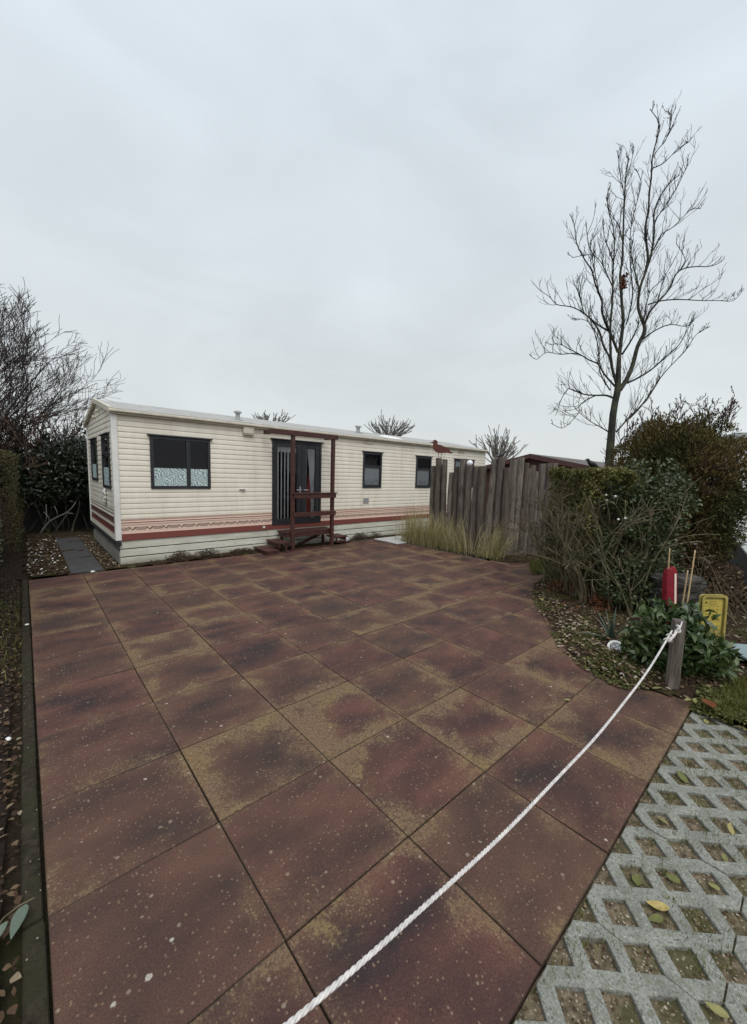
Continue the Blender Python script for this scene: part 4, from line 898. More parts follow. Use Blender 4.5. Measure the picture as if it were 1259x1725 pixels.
m.tube([(kx + 0.022 * math.cos(a), ky - 0.03 + 0.010 * math.sin(2 * a), kz + 0.012 + 0.024 * math.sin(a)) for a in np.linspace(0, 6.0, 22)], 0.009, 8)
m.tube([(2.80, -1.640, np.polyval(pf, 2.80) + 0.004), (2.90, -1.650, np.polyval(pf, 2.90) + 0.006), (2.97, -1.652, 0.50)], 0.009, 8)
m.tube([(2.965, -1.66, 0.50), (2.99, -1.665, 0.525), (3.01, -1.668, 0.56)], [0.006, 0.005, 0.004], 6)
for x in (2.80, 2.87): m.tube([(x + 0.004 * i, -1.631 + 0.022 * math.cos(a), np.polyval(pf, x) + 0.003 + 0.017 * math.sin(a)) for i, a in enumerate(np.linspace(0, 6.4, 14) )][:13], 0.004, 5)
m.build('knot', M['rope'], rt, smooth=True)

# ================================================================== THINGS IN THE RIGHT BED
# red marker post
t = thing('marker_post', 'dark red plastic marker post with a pale strip, behind the laurel bush', 'marker post', (3.95, -1.44, 0))
ax = Vector((0.62, -0.74, 0)); ay = Vector((0.19, 0.12, 0.97)).normalized(); az = ax.cross(ay).normalized(); b0 = Vector((3.868, -1.462, 0.0))
out = [(-0.050, 0), (0.050, 0), (0.050, 0.70), (0.046, 0.76), (0.032, 0.80), (0.008, 0.805), (-0.026, 0.775), (-0.044, 0.735), (-0.050, 0.66)]
m = MB(); m.prism(out, ax, ay, az, b0, 0.085); m.build('shaft', M['red'], t, bevel=0.016, smooth=False)
m = MB(); m.prism([(0.018, 0.42), (0.034, 0.42), (0.034, 0.735), (0.018, 0.735)], ax, ay, az, b0 + az * 0.0455, 0.004)
o = m.build('reflective_strip', M['strip'], t)
# yellow information marker
t = thing('information_marker', 'yellow plastic pipeline marker with a framed print plate, beside the laurel bush', 'marker sign', (3.70, -1.83, 0))
ex = Vector((0.735, -0.665, 0.015)).normalized(); ez = Vector((-0.01, 0.03, 0.999)).normalized(); ey = ez.cross(ex).normalized(); sb = Vector((3.670, -1.770, 0.0))
def sp(a, n, z): return sb + ex * a + ey * n + ez * z
W, Hh = 0.105, 0.665
def rrect(w, z0, z1, r):
    o = []
    for cx, cz, a0 in ((w - r, z1 - r, 0), (-w + r, z1 - r, 90), (-w, z0, 180), (w, z0, 270)):
        if cz == z0: o.append((cx, cz))
        else: o += [(cx + r * math.cos(R_(a0 + 18 * i)), cz + r * math.sin(R_(a0 + 18 * i))) for i in range(6)]
    return o
m = MB(); m.prism(rrect(W, 0, Hh, 0.028), ex, ez, ey, sb + ey * 0.012, 0.02); m.build('back_plate', M['yellow'], t, bevel=0.004)
m = MB(); out = rrect(W, 0.0, Hh, 0.028); inn = [(q[0] * 0.84, 0.0 if q[1] == 0 else q[1] - 0.018) for q in out]; n = len(out); vs = []
for q, d in ((out, 0.002), (inn, 0.002), (inn, -0.018), (out, -0.018)): vs += [sp(a, d, z) for a, z in q]
ids = list(range(n)); fs = []
for lay_ in range(3): fs += [(lay_ * n + i, lay_ * n + (i + 1) % n, (lay_ + 1) * n + (i + 1) % n, (lay_ + 1) * n + i) for i in range(n) if i != n - 2]
m.add(vs, fs); m.build('rim', M['yellow'], t)
m = MB(); m.add([sp(-0.078, -0.0015, 0.37), sp(0.078, -0.0015, 0.37), sp(0.078, -0.0015, 0.625), sp(-0.078, -0.0015, 0.625)], [(0, 1, 2, 3)]); pl = m.build('print_plate', simple('pale_yellow_plate', (0.52, 0.41, 0.085), 0.5, 0.12, 20), t)
m = MB()
for z in (0.57, 0.535, 0.497, 0.442, 0.40): m.add([sp(-0.07, -0.003, z), sp(0.07, -0.003, z), sp(0.07, -0.003, z + 0.0022), sp(-0.07, -0.003, z + 0.0022)], [(0, 1, 2, 3)])
for a in (-0.03, 0.0, 0.035): m.add([sp(a, -0.003, 0.502), sp(a + 0.002, -0.003, 0.502), sp(a + 0.002, -0.003, 0.566), sp(a, -0.003, 0.566)], [(0, 1, 2, 3)])
for z, a_, b_ in ((0.606, -0.03, 0.03), (0.592, -0.035, 0.038), (0.579, -0.025, 0.03)): m.add([sp(a_, -0.003, z), sp(b_, -0.003, z), sp(b_, -0.003, z + 0.004), sp(a_, -0.003, z + 0.004)], [(0, 1, 2, 3)])
m.build('table_lines', M['inkpale'], t)
def text(s, size, a, z, name='lettering'):
    c = bpy.data.curves.new('t', 'FONT'); c.body = s; c.size = size; c.extrude = 0.0006; to = bpy.data.objects.new('t', c); COL.objects.link(to)
    bpy.context.view_layer.update(); me = bpy.data.meshes.new_from_object(to.evaluated_get(bpy.context.evaluated_depsgraph_get())); bpy.data.objects.remove(to)
    for v in me.vertices: v.co = sp(a + v.co.x, -0.0035 - v.co.z, z + v.co.y)
    return finish(me, name, M['ink'], t)
text('A', 0.034, -0.071, 0.588); text('-', 0.026, 0.042, 0.60); text('0.4', 0.036, -0.012, 0.462); text('07', 0.020, 0.040, 0.450)
# canes
for (p, q, lb) in (((3.97, -1.40, 0.0), (3.99, -1.355, 0.96), 'thin bamboo cane rising behind the red marker post'), ((3.68, -1.57, 0.0), (3.855, -1.565, 0.99), 'leaning bamboo cane between the red and yellow markers'), ((3.80, -1.52, 0.0), (3.86, -1.53, 0.80), 'short bamboo cane close behind the leaning one')):
    m = MB(); p = Vector(p); q = Vector(q); k = 24; pts = [p.lerp(q, i / k) for i in range(k + 1)]
    m.tube(pts, [0.0072 * (1 - 0.25 * i / k) * (1.25 if i % 6 == 3 else 1) for i in range(k + 1)], 7); tag(m.build('bamboo_cane', M['cane'], smooth=True), lb, 'cane', 'bamboo canes in the bed')
# stump with ridged bark
m = MB(); vs = []; n = 40; k = 14; sc = Vector((4.78, -1.30, 0))
for i in range(k + 1):
    z = -0.03 + 0.60 * i / k
    for j in range(n):
        th = 2 * math.pi * j / n; r = 0.25 * (1.12 - 0.2 * i / k) * (1 + 0.08 * nz((math.cos(th), math.sin(th), z), 2)) + 0.030 * math.sin(z * 95 + 3 * nz((math.cos(th), math.sin(th), z), 2.5))
        vs.append((sc.x + r * math.cos(th), sc.y + r * math.sin(th), z))
fs = [(i * n + j, i * n + (j + 1) % n, (i + 1) * n + (j + 1) % n, (i + 1) * n + j) for i in range(k) for j in range(n)] + [tuple(k * n + j for j in range(n))]
m.add(vs, fs); tag(m.build('tree_stump', M['log'], smooth=True), 'grey ridged tree stump behind the canes and markers', 'stump')
# ornament disc
m = MB(); m.lathe([(0.0005, 0.004), (0.045, 0.004), (0.050, 0.011), (0.066, 0.009), (0.068, 0.003), (0.060, -0.006), (0.001, -0.008)], (0, 0, 0), 36)
o = m.build('ornament_disc', M['disc'], smooth=True); o.location = (3.32, -1.175, 0.095); o.rotation_euler = Vector((-0.55, -0.10, 0.62)).to_track_quat('Z', 'Y').to_euler(); tag(o, 'small round white ornament disc with a grey pattern lying in the bed', 'ornament')
# blue grey board
o = MB().box(-0.42, 0.42, -0.15, 0.15, 0, 0.02).build('board', M['blue'], bevel=0.004); o.location = (4.25, -2.10, 0.10); o.rotation_euler = (R_(4), R_(6), R_(-32)); tag(o, 'blue grey board lying on the soil right of the yellow marker', 'board')

# ================================================================== THE TALL BARE TREE
rt_ = np.random.default_rng(51)
TD = 8.5
def zp(x, y, off=0.0): return Vector(at(860 + x / 2.975, 160 + y / 2.975, TD + off))
tree = thing('bare_tree', 'tall slender leafless tree rising above the clipped hedge and the brown conifer', 'tree', tuple(zp(500, 1840)[:2]) + (0,))
b0 = zp(500, 1840); b0.z = -0.05
m = MB(); tp = [b0, zp(503, 1740), zp(508, 1680), zp(515, 1600), zp(525, 1540), zp(538, 1480), zp(541, 1400), zp(545, 1310)]
m.tube(tp, [.10, .078, .073, .069, .065, .068, .053, .042], 12)
m.build('trunk', M['bark'], tree, smooth=True)
LIMBS = [  # radius, then the line it takes
 (.046, [(545,1310),(556,1220),(562,1130),(560,1050),(556,960),(552,900),(556,830),(565,740),(570,640),(572,520),(576,430),(583,360),(590,320),(580,310)]),
 (.014, [(572,520),(560,470),(545,380),(535,305)]), (.013, [(576,430),(600,360),(622,275)]),
 (.060, [(548,1478),(585,1420),(615,1350),(640,1260),(665,1200),(668,1160),(648,1110),(640,1050),(655,960),(680,880),(712,790),(720,680),(718,600),(745,520),(800,440),(850,400)]),
 (.026, [(640,1050),(635,960),(622,860),(605,790),(612,740)]),
 (.034, [(676,890),(690,820),(682,740),(680,660),(692,580),(700,500),(703,400),(710,320),(722,250),(740,190),(748,135),(702,70)]),
 (.014, [(710,320),(745,270),(775,230),(800,160),(810,100),(778,80)]), (.015, [(705,370),(760,345),(810,300),(850,260),(890,235)]),
 (.016, [(715,780),(760,700),(820,660),(870,600),(920,570),(958,570)]), (.016, [(718,640),(770,560),(830,470),(860,410),(890,360),(895,320)]),
 (.030, [(668,1160),(700,1090),(740,1040),(800,970),(830,900),(870,870),(930,860),(990,860),(1040,845),(1070,820)]),
 (.020, [(690,1050),(760,1030),(850,1025),(950,1030),(1040,1030),(1120,1030),(1172,968)]),
 (.022, [(655,1230),(720,1180),(800,1150),(880,1160),(920,1130)]),
 (.030, [(560,1450),(620,1430),(700,1380),(780,1310),(850,1250),(890,1180),(925,1120)]),
 (.022, [(530,1690),(600,1610),(680,1530),(740,1440),(800,1360),(880,1280),(930,1200),(1000,1160)]),
 (.036, [(530,1440),(505,1350),(500,1250),(505,1150),(510,1050),(512,950),(520,850),(522,750),(510,650),(490,560),(485,470)]),
 (.034, [(540,1290),(505,1200),(480,1140),(458,1080),(455,1030),(430,950),(410,880),(370,820),(335,740),(318,650),(300,595)]),
 (.024, [(505,1190),(440,1150),(390,1110),(350,1080),(300,1060),(230,1050),(190,1010),(150,980),(120,950)]),
 (.026, [(525,1460),(470,1400),(440,1350),(400,1330),(350,1300),(310,1280),(250,1250),(205,1250)]),
 (.014, [(350,1300),(310,1295),(250,1300),(180,1290),(130,1325),(98,1298)]),
 (.030, [(520,1520),(480,1505),(430,1505),(370,1500),(320,1480),(290,1475),(250,1530),(230,1600)]),
 (.018, [(430,1505),(380,1530),(345,1560),(340,1590),(300,1640),(260,1670),(200,1645)]),
 (.018, [(495,1690),(440,1660),(390,1630),(350,1590)]),
 (.026, [(500,1320),(470,1250),(440,1180),(400,1120),(370,1090),(345,1000),(330,960),(345,905)]),
 (.016, [(512,960),(480,880),(450,830),(400,800),(310,815)]), (.016, [(455,1030),(440,960),(420,870),(400,780),(385,700),(380,640)]),
 (.028, [(560,1300),(610,1220),(640,1150),(640,1110)]), (.018, [(520,850),(500,780),(470,700),(465,620)]),
 (.016, [(565,740),(540,650),(500,600),(480,520)]), (.018, [(580,1150),(600,1080),(610,980),(600,850),(605,700),(620,600),(650,480),(655,430),(630,370)]),
 (.018, [(500,1480),(450,1390),(440,1280),(420,1180),(380,1130),(310,1120)]), (.016, [(668,1130),(700,990),(760,930),(800,860),(830,810)]),
 (.016, [(600,1620),(660,1560),(700,1490),(745,1430)]), (.014, [(840,890),(880,830),(830,745)]),
]
m = MB(); roots = {}
def twigs(P, r0, amp):
    k = len(P)
    for i in range(1, k):
        seg = P[i] - P[i - 1]; fr = i / k
        for c in range(int(1 + seg.length / 0.10)):
            if rt_.random() < 0.22: continue
            q = P[i - 1].lerp(P[i], rt_.random()); t = seg.normalized()
            sdv = Vector((rt_.normal(), rt_.normal(), rt_.normal() * 0.4)); sdv = (sdv - t * sdv.dot(t)).normalized()
            d = t * rt_.uniform(0.5, 1.0) + sdv * rt_.uniform(0.35, 0.8) + Vector((0, 0, rt_.uniform(0.2, 0.8)))
            grow(m, q, d, rt_.uniform(0.22, 0.72) * (1.3 - 0.75 * fr) * (.45 if i == k - 1 else 1), 0.0072, 1, rt_, 0.75, 0.5, (2, 4), 0.5, 0.5, 3, 0.0034, 5)
for r, pl_ in LIMBS:
    amp = rt_.uniform(-1.0, 1.0); k = len(pl_); P = []
    key = pl_[0]; o0 = 0.0
    best = min(roots, key=lambda q: (q[0] - key[0]) ** 2 + (q[1] - key[1]) ** 2) if roots else None
    if best and (best[0] - key[0]) ** 2 + (best[1] - key[1]) ** 2 < 1600: o0 = roots[best]
    for i, q in enumerate(pl_):
        off = o0 + amp * (i / (k - 1)) ** 1.2 * min(1.0, k / 9); P.append(zp(q[0] + rt_.normal(0, 2.5) * (i > 0), q[1], off)); roots[q] = off
    Q = []
    for i in range(k - 1):                    # soften the corners
        a, b, c, d = P[max(i - 1, 0)], P[i], P[i + 1], P[min(i + 2, k - 1)]
        for t in (0, 1 / 3, 2 / 3): Q.append(0.5 * ((2 * b) + (c - a) * t + (2 * a - 5 * b + 4 * c - d) * t * t + (3 * b - a - 3 * c + d) * t ** 3))
    Q.append(P[-1]); n = len(Q)
    m.tube(Q, [max(0.0062, 0.86 * r * (1 - 0.80 * (i / (n - 1)) ** 0.8)) for i in range(n)], 7 if r > 0.03 else 5)
    twigs(P, r, amp)
m.build('crown', M['bark'], tree)
c = zp(566, 935); pts = np.array([(c.x + rt_.normal(0, .030), c.y + rt_.normal(0, .030), c.z + rt_.uniform(-.15, .15)) for _ in range(95)])
leaf_mesh('withered_leaf_tuft', pts, REDL, tree, L=(0.055, 0.09), W=0.6, rng=rt_)

# ================================================================== HEDGES AND SHRUBS
def crown_pts(blobs, n, rng, thr=-0.15, sc=2.6, shell=0.55):
    """points in a union of lumpy ellipsoids, thinned by noise so that gaps show"""
    out = []; wts = np.array([b[3] * b[4] * b[5] for b in blobs]) ** 0.75; wts /= wts.sum()
    while len(out) < n:
        b = blobs[rng.choice(len(blobs), p=wts)]; d = rng.normal(size=3); d /= np.linalg.norm(d)
        rr = 1 - shell * rng.random() ** 1.7; lump = 1 + 0.22 * nz(d, 2.2, b[0]) + 0.12 * nz(d, 6, b[1])
        p = np.array(b[:3]) + d * np.array(b[3:6]) * rr * lump
        if p[2] < 0.01: continue
        if nz(p, sc) + 0.5 * nz(p, sc * 2.7) < thr: continue
        out.append(p)
    return np.array(out)
def tint(pts, rng, sc=2.2, a=0.55): return np.clip(0.45 + a * np.array([nz(p, sc, 4.0) for p in pts]) + rng.normal(0, 0.22, len(pts)), 0, 1)
def wall_pts(P0, P1, th, z0, z1, n, rng, thr=-0.2, sc=3.0, top=0.35):
    a = np.array(P0); b = np.array(P1); L = np.linalg.norm(b - a); t = (b - a) / L; nn = np.array([-t[1], t[0]]); out = []
    while len(out) < n:
        s = rng.uniform(-0.05, L + 0.05); z = z0 + (z1 - z0) * (1 - rng.random() ** 1.1); side = rng.random()
        if side < top: z = z1 - abs(rng.normal(0, 0.06)); w = rng.uniform(-th / 2, th / 2)
        else: w = (th / 2 - abs(rng.normal(0, 0.09))) * (1 if rng.random() < 0.5 else -1)
        q = np.array([*(a + t * s + nn * w), z]); bump = 0.07 * nz(q, 2.0) + 0.05 * nz(q, 5.5)
        q[:2] += nn * np.sign(w) * bump; q[2] += bump * (side < top) * 1.3
        if nz(q, sc, 2) + 0.5 * nz(q, sc * 2.5) < thr: continue
        out.append(q)
    return np.array(out)
rh = np.random.default_rng(61)
# left hedge along the kerb : ivy part in front, brown green box part behind
t = thing('ivy_hedge', 'glossy ivy covered hedge at the left edge beside the dark bed', 'hedge', (-1.25, 4.6, 0))
p = wall_pts((-1.34, 1.9), (-1.34, 6.9), 0.85, 0.03, 1.88, 18000, rh, -0.3); leaf_mesh('foliage', p, M['hedge_l'], t, L=(0.035, 0.075), W=0.75, rng=rh, rnd=tint(p, rh), bias=np.array([[0.2, -0.2, -0.4]]))
m = MB()
for i in range(80): grow(m, (-1.25 + rh.uniform(-.25, .25), rh.uniform(2.7, 6.8), 0), (rh.normal(0, .2), rh.normal(0, .2), 1), rh.uniform(0.9, 1.2), 0.010, 1, rh, 0.2, 0.25, (2, 3), 0.5, 0.25, 4, 0.004)
m.build('stems', M['browntwig'], t)
t = thing('box_hedge', 'brownish green clipped hedge behind the ivy hedge, left of the path', 'hedge', (-1.1, 8.1, 0))
p = wall_pts((-1.08, 6.6), (-1.00, 9.7), 0.75, 0.03, 1.74, 16000, rh, -0.35); leaf_mesh('foliage', p, M['hedge_b'], t, L=(0.02, 0.042), W=0.6, rng=rh, rnd=tint(p, rh))
m = MB()
for i in range(50): grow(m, (-1.05 + rh.uniform(-.25, .25), rh.uniform(6.7, 9.6), 0), (rh.normal(0, .2), rh.normal(0, .2), 1), rh.uniform(0.8, 1.1), 0.010, 1, rh, 0.2, 0.25, (2, 3), 0.5, 0.25, 4, 0.004)
m.build('stems', M['browntwig'], t)
# dark evergreen thicket at the end of the path
t = thing('laurel_thicket', 'dark glossy evergreen thicket filling the corner behind the mobile home', 'shrub', (0.1, 9.6, 0))
bl = [(-0.5, 9.75, 1.15, .75, .55, .75), (0.25, 9.6, 1.5, .7, .55, .85), (0.85, 9.5, 1.6, .7, .55, .92), (1.6, 9.6, 1.5, .8, .5, .9), (0.1, 9.9, 0.9, 1.2, .5, .9)]
p = crown_pts(bl, 17000, rh, -0.35, 2.4, 0.6); p = p[(p[:, 2] > 0.55 + 0.35 * rh.random(len(p)))]
leaf_mesh('foliage', p, M['darkleaf'], t, L=(0.06, 0.12), W=0.42, rng=rh, rnd=tint(p, rh), bias=np.array([[0, -0.4, -0.5]]))
m = MB()
for i in range(15): grow(m, (rh.uniform(-.9, 1.3), 9.7 + rh.normal(0, .2), 0), (rh.normal(0, .25), rh.normal(0, .2), 1), rh.uniform(1.0, 1.7), 0.022, 1, rh, 0.1, 0.5, (2, 4), 0.6, 0.6, 5, 0.006)
m.build('stems', M['bark'], t)
m = MB(); m.box(-3.2, 2.4, 10.35, 10.4, -0.03, 1.75); o = m.build('dark_panel', M['dark']); tag(o, 'plain dark panel behind the evergreen thicket', 'fence')  # one flat dark box behind the thicket
# fallen dead branch in front of it
a = Vector(at(72, 898, 8.35)); m = MB(); pth = [Vector(at(u, v, 8.3)) for u, v in ((66, 903), (74, 890), (84, 878), (97, 871), (112, 864), (122, 855), (128, 846))]
m.tube(pth, [.020, .018, .016, .014, .012, .009, .006], 7)
for u, v, u2, v2 in ((76, 887, 78, 850), (97, 871, 92, 853), (84, 878, 74, 862), (112, 864, 126, 866)): m.tube([Vector(at(u, v, 8.3)), Vector(at((u + u2) / 2 + 2, (v + v2) / 2, 8.25)), Vector(at(u2, v2, 8.3))], [.009, .007, .004], 5)
tag(m.build('dead_branch', M['greytwig'], smooth=True), 'crooked dead branch leaning in the dark corner beside the path', 'branch')

# bare thorny shrubs and tree above the left hedge
def shrub(name, label, x, y, stems, L, r, lv, mat, tilt, rng, up=0.3, ang=0.6, kids=(3, 5), rmin=0.006, spread=0.4, z=0.0, cat='shrub', group=None):
    t = thing(name, label, cat, (x, y, z), group); m = MB()
    for i in range(stems): grow(m, (x + rng.normal(0, spread), y + rng.normal(0, spread), z), (tilt[0] + rng.normal(0, .33), tilt[1] + rng.normal(0, .33), 1), L * rng.uniform(.7, 1.1), r, lv, rng, up, 0.45, kids, ang, 0.62, None, rmin)
    m.build('branches', mat, t); return t
shrub('bare_tree', 'large leafless tree with arching branches at the left edge above the hedge', -1.95, 10.7, 17, 4.25, 0.042, 3, M['twig'], (0.10, -0.05), rh, 0.30, 0.55, (6, 8), 0.0045, 0.35, 0.3, 'tree')
shrub('bare_shrub', 'dense brown twiggy leafless shrub behind the left hedge', -1.1, 10.9, 30, 1.55, 0.020, 3, M['browntwig'], (0.05, 0.0), rh, 0.15, 0.75, (4, 5), 0.006, 0.55, 0.8)
shrub('bare_shrub', 'loose leafless shrub rising beside the gable of the mobile home', -0.15, 11.0, 18, 1.65, 0.020, 2, M['twig'], (0.05, 0.0), rh, 0.35, 0.5, (4, 6), 0.006, 0.35, 1.0)
shrub('bare_shrub', 'reddish brown twig mass low behind the dark thicket', -0.35, 11.0, 26, 1.35, 0.018, 3, M['browntwig'], (0.0, 0.0), rh, 0.15, 0.8, (3, 5), 0.006, 0.55, 1.1)

# hedge on the right : clipped twiggy part, ivy part with a pale stem
HA, HB, HC = (5.60, 0.27), (4.75, -0.62), (5.0, -1.35)
t = thing('clipped_hedge', 'thin twiggy clipped hedge with bare stems below, next to the palisade', 'hedge', (5.3, 0.0, 0))
p = wall_pts(HA, HB, 0.62, 0.40, 1.72, 24000, rh, -0.22, 3.2, 0.34); keep = (p[:, 2] > 1.25) | (rh.random(len(p)) < 0.72); p = p[keep]
leaf_mesh('foliage', p, M['hedge_r'], t, L=(0.02, 0.046), W=0.6, rng=rh, rnd=tint(p, rh))
m = MB(); ha, hb = np.array(HA), np.array(HB)
for i in range(72):
    s = rh.uniform(.10, 1.0); q = ha + (hb - ha) * s + rh.normal(0, .07, 2) + np.array([-.72, .69]) * rh.choice([0.0, 0.16, 0.20])
    grow(m, (*q, 0.0), (rh.normal(0, .11), rh.normal(0, .11), 1), rh.uniform(.95, 1.5), rh.uniform(.010, .026), 2, rh, 0.25, 0.7, (3, 5), 0.75, 0.5, 5, 0.0045)
m.build('stems', M['stem'], t)
p = wall_pts((5.74, 0.40), (5.25, -0.1), 0.55, 0.05, 0.95, 3000, rh, -0.2); leaf_mesh('lower_foliage', p, M['hedge_r'], t, L=(0.018, 0.04), W=0.65, rng=rh, rnd=tint(p, rh))
t = thing('ivy_shrub', 'dark green climber clad shrub on a pale leaning stem between hedge and conifer', 'shrub', (4.85, -0.95, 0))
bl = [(5.05, -0.75, 1.45, .33, .33, .38), (5.15, -1.0, 1.35, .36, .36, .48), (5.0, -0.85, 1.0, .40, .36, .45), (4.75, -0.75, 0.75, .35, .3, .4), (4.95, -1.05, 0.62, .32, .3, .38), (4.7, -0.85, 0.35, .35, .3, .22)]
p = crown_pts(bl, 12000, rh, -0.15, 3.2, 0.65); leaf_mesh('foliage', p, M['ivyr'], t, L=(0.022, 0.050), W=0.7, rng=rh, rnd=tint(p, rh), bias=np.array([[-0.2, -0.2, -0.4]]))
m = MB(); m.tube([(4.62, -0.90, -0.02), (4.68, -0.93, 0.25), (4.78, -0.97, 0.52), (4.83, -0.98, 0.85), (4.86, -0.98, 1.3)], [.034, .031, .026, .022, .015], 8)
for i in range(22): grow(m, (4.8 + rh.normal(0, .14), -0.85 + rh.normal(0, .14), 0), (rh.normal(0, .2), rh.normal(0, .2), 1), rh.uniform(.8, 1.4), .012, 1, rh, 0.2, 0.6, (3, 5), 0.7, 0.55, 5, 0.004)
m.build('stems', M['stem'], t)
# white flowers dotted over the hedge
FL = [(965, 817, 5.75), (990, 823, 5.5), (1008, 825, 5.3), (1021, 834, 5.15), (1037, 836, 5.0), (1023, 843, 5.1), (1000, 855, 5.35), (947, 874, 5.9), (1042, 875, 4.85), (1054, 873, 4.75), (994, 845, 5.4)]
for i, (u, v, d) in enumerate(FL):
    c = Vector(at(u, v, d - 0.34)); m = MB()
    for k in range(6):
        th = k * math.pi / 3; dx = Vector((math.cos(th) * 0.6, -math.cos(th) * 0.8, math.sin(th))); m.tube([c, c + dx * 0.008, c + dx * 0.014], [0.003, 0.007, 0.003], 5)
    m.tube([c + Vector((-.010, -.008, 0)), c + Vector((.004, .004, 0))], [0.007, 0.009], 6)
    tag(m.build('white_flower', M['white'], smooth=True), 'small white flower head dotted on the twiggy clipped hedge', 'flower', 'white flowers on the clipped hedge')
# brown conifer
t = thing('conifer', 'big rounded brown and green conifer bush with bare sprigs on top', 'conifer', (6.2, -1.05, 0))
bl = [(6.1, -0.75, 1.75, .62, .62, .72), (6.38, -1.12, 1.75, .58, .56, .72), (5.75, -0.65, 1.45, .45, .45, .60), (6.2, -1.08, 1.15, .70, .58, .60), (6.42, -1.25, 1.30, .38, .38, .5), (6.05, -1.1, 0.85, .6, .5, .45), (6.0, -0.75, 2.1, .35, .35, .35), (6.5, -1.05, 2.05, .3, .3, .33)]
p = crown_pts(bl, 95000, rh, -0.30, 3.4, 0.45); cen = np.array([[6.2, -1.0, 1.1]])
leaf_mesh('foliage', p, M['conif'], t, L=(0.03, 0.075), W=0.24, rng=rh, rnd=tint(p, rh, 1.6, 0.8), bias=nrm(p - cen) * 0.9 + np.array([[0, 0, 0.5]]), spread=0.7)
m = MB(); m.tube([(6.2, -1.0, -0.03), (6.2, -1.0, 1.0), (6.2, -1.0, 2.0)], [0.08, 0.06, 0.02], 8)
for i in range(60):
    d = Vector((rh.normal(), rh.normal(), rh.normal() * .7)).normalized(); grow(m, (6.2, -1.0, rh.uniform(.4, 1.8)), d + Vector((0, 0, .4)), rh.uniform(.5, .85), .014, 1, rh, .4, .4, (3, 5), .6, .5, 4, .004)
for i in range(46):
    u = rh.uniform(1050, 1240); q = Vector(at(u, 722 if 1090 < u < 1150 else (722 if u > 1175 else 752), 5.5 + rh.normal(0, .2)))
    grow(m, q, (rh.normal(0, .25), rh.normal(0, .25), 1), rh.uniform(.25, .48), .0065, 2, rh, .2, .5, (3, 4), .6, .42, 3, .004)
m.build('branches', M['browntwig'], t)
# dried flower shrub, rust coloured fern mass under the conifer
t = thing('dried_flower_shrub', 'dried hydrangea with pale brown flower heads under the conifer', 'shrub', (5.2, -1.55, 0)); m = MB(); pp = []
for i in range(46):
    c = Vector(at(rh.uniform(1090, 1200), rh.uniform(905, 965), rh.uniform(4.75, 5.3))); g0 = Vector((5.25 + rh.normal(0, .2), -1.45 + rh.normal(0, .2), 0))
    m.tube([g0, g0.lerp(c, .6) + Vector((0, 0, .08)), c], [.004, .003, .0025], 4); pp += [(c.x + rh.normal(0, .028), c.y + rh.normal(0, .028), c.z + rh.normal(0, .02)) for _ in range(26)]
m.build('stems', M['stem'], t); leaf_mesh('flower_heads', np.array(pp), M['dryflower'], t, L=(0.016, 0.032), W=0.8, rng=rh)
p = crown_pts([(5.6, -1.2, .35, .5, .4, .4), (5.3, -0.6, .22, .5, .4, .25), (5.9, -1.5, .3, .5, .4, .35)], 3500, rh, -.2, 3); tag(leaf_mesh('bracken', p, M['litter'], L=(.03, .08), W=.4, rng=rh, rnd=rh.beta(1.2, 3, len(p))), 'rust brown dead foliage heaped under the hedge and conifer', 'dead foliage')
p = crown_pts([(4.45, -0.50, .05, .35, .30, .20), (4.95, -0.15, .05, .3, .3, .22)], 1800, rh, -.2, 3); tag(leaf_mesh('dry_bramble', p, M['brleaf'], L=(.012, .04), W=.4, rng=rh), 'reddish dry undergrowth at the foot of the clipped hedge stems', 'dead foliage')
# laurel bush by the rope post
t = thing('laurel_bush', 'low leafy green laurel bush directly behind the square rope post', 'bush', (3.42, -1.66, 0))
bl = [(3.34, -1.48, .36, .23, .22, .26), (3.48, -1.63, .34, .20, .20, .26), (3.42, -1.60, .20, .30, .26, .2), (3.40, -1.82, .22, .18, .16, .2), (3.60, -1.78, .16, .15, .15, .16), (3.28, -1.42, .22, .2, .18, .2)]
p = crown_pts(bl, 2300, rh, -.35, 5, .7); cen = np.array([[3.45, -1.62, 0.1]])
leaf_mesh('foliage', p, M['laurel'], t, L=(.055, .115), W=.36, rng=rh, rnd=tint(p, rh, 4), bias=nrm(p - cen) * .7 + np.array([[0, 0, .25]]), droop=.25, spread=.75, fold=.35)
m = MB()
for i in range(26): grow(m, (3.44 + rh.normal(0, .07), -1.63 + rh.normal(0, .07), 0), (rh.normal(0, .5), rh.normal(0, .5), 1), rh.uniform(.3, .5), .007, 1, rh, .3, .3, (2, 3), .6, .5, 4, .003)
m.build('stems', M['stem'], t)
# yucca
t = thing('yucca', 'small grey green yucca rosette beside the white ornament disc', 'plant', (3.58, -1.06, 0))
b = np.tile([[3.58, -1.06, 0.062]], (15, 1)) + rh.normal(0, .012, (15, 3)) * [[1, 1, 0]]
blade_mesh('blades', b, M['yucca'], t, L=(.20, .36), w=.036, lean=.95, bend=.25, rng=rh, dirs=np.linspace(0, 2 * np.pi, 15, endpoint=False) + rh.normal(0, .2, 15))
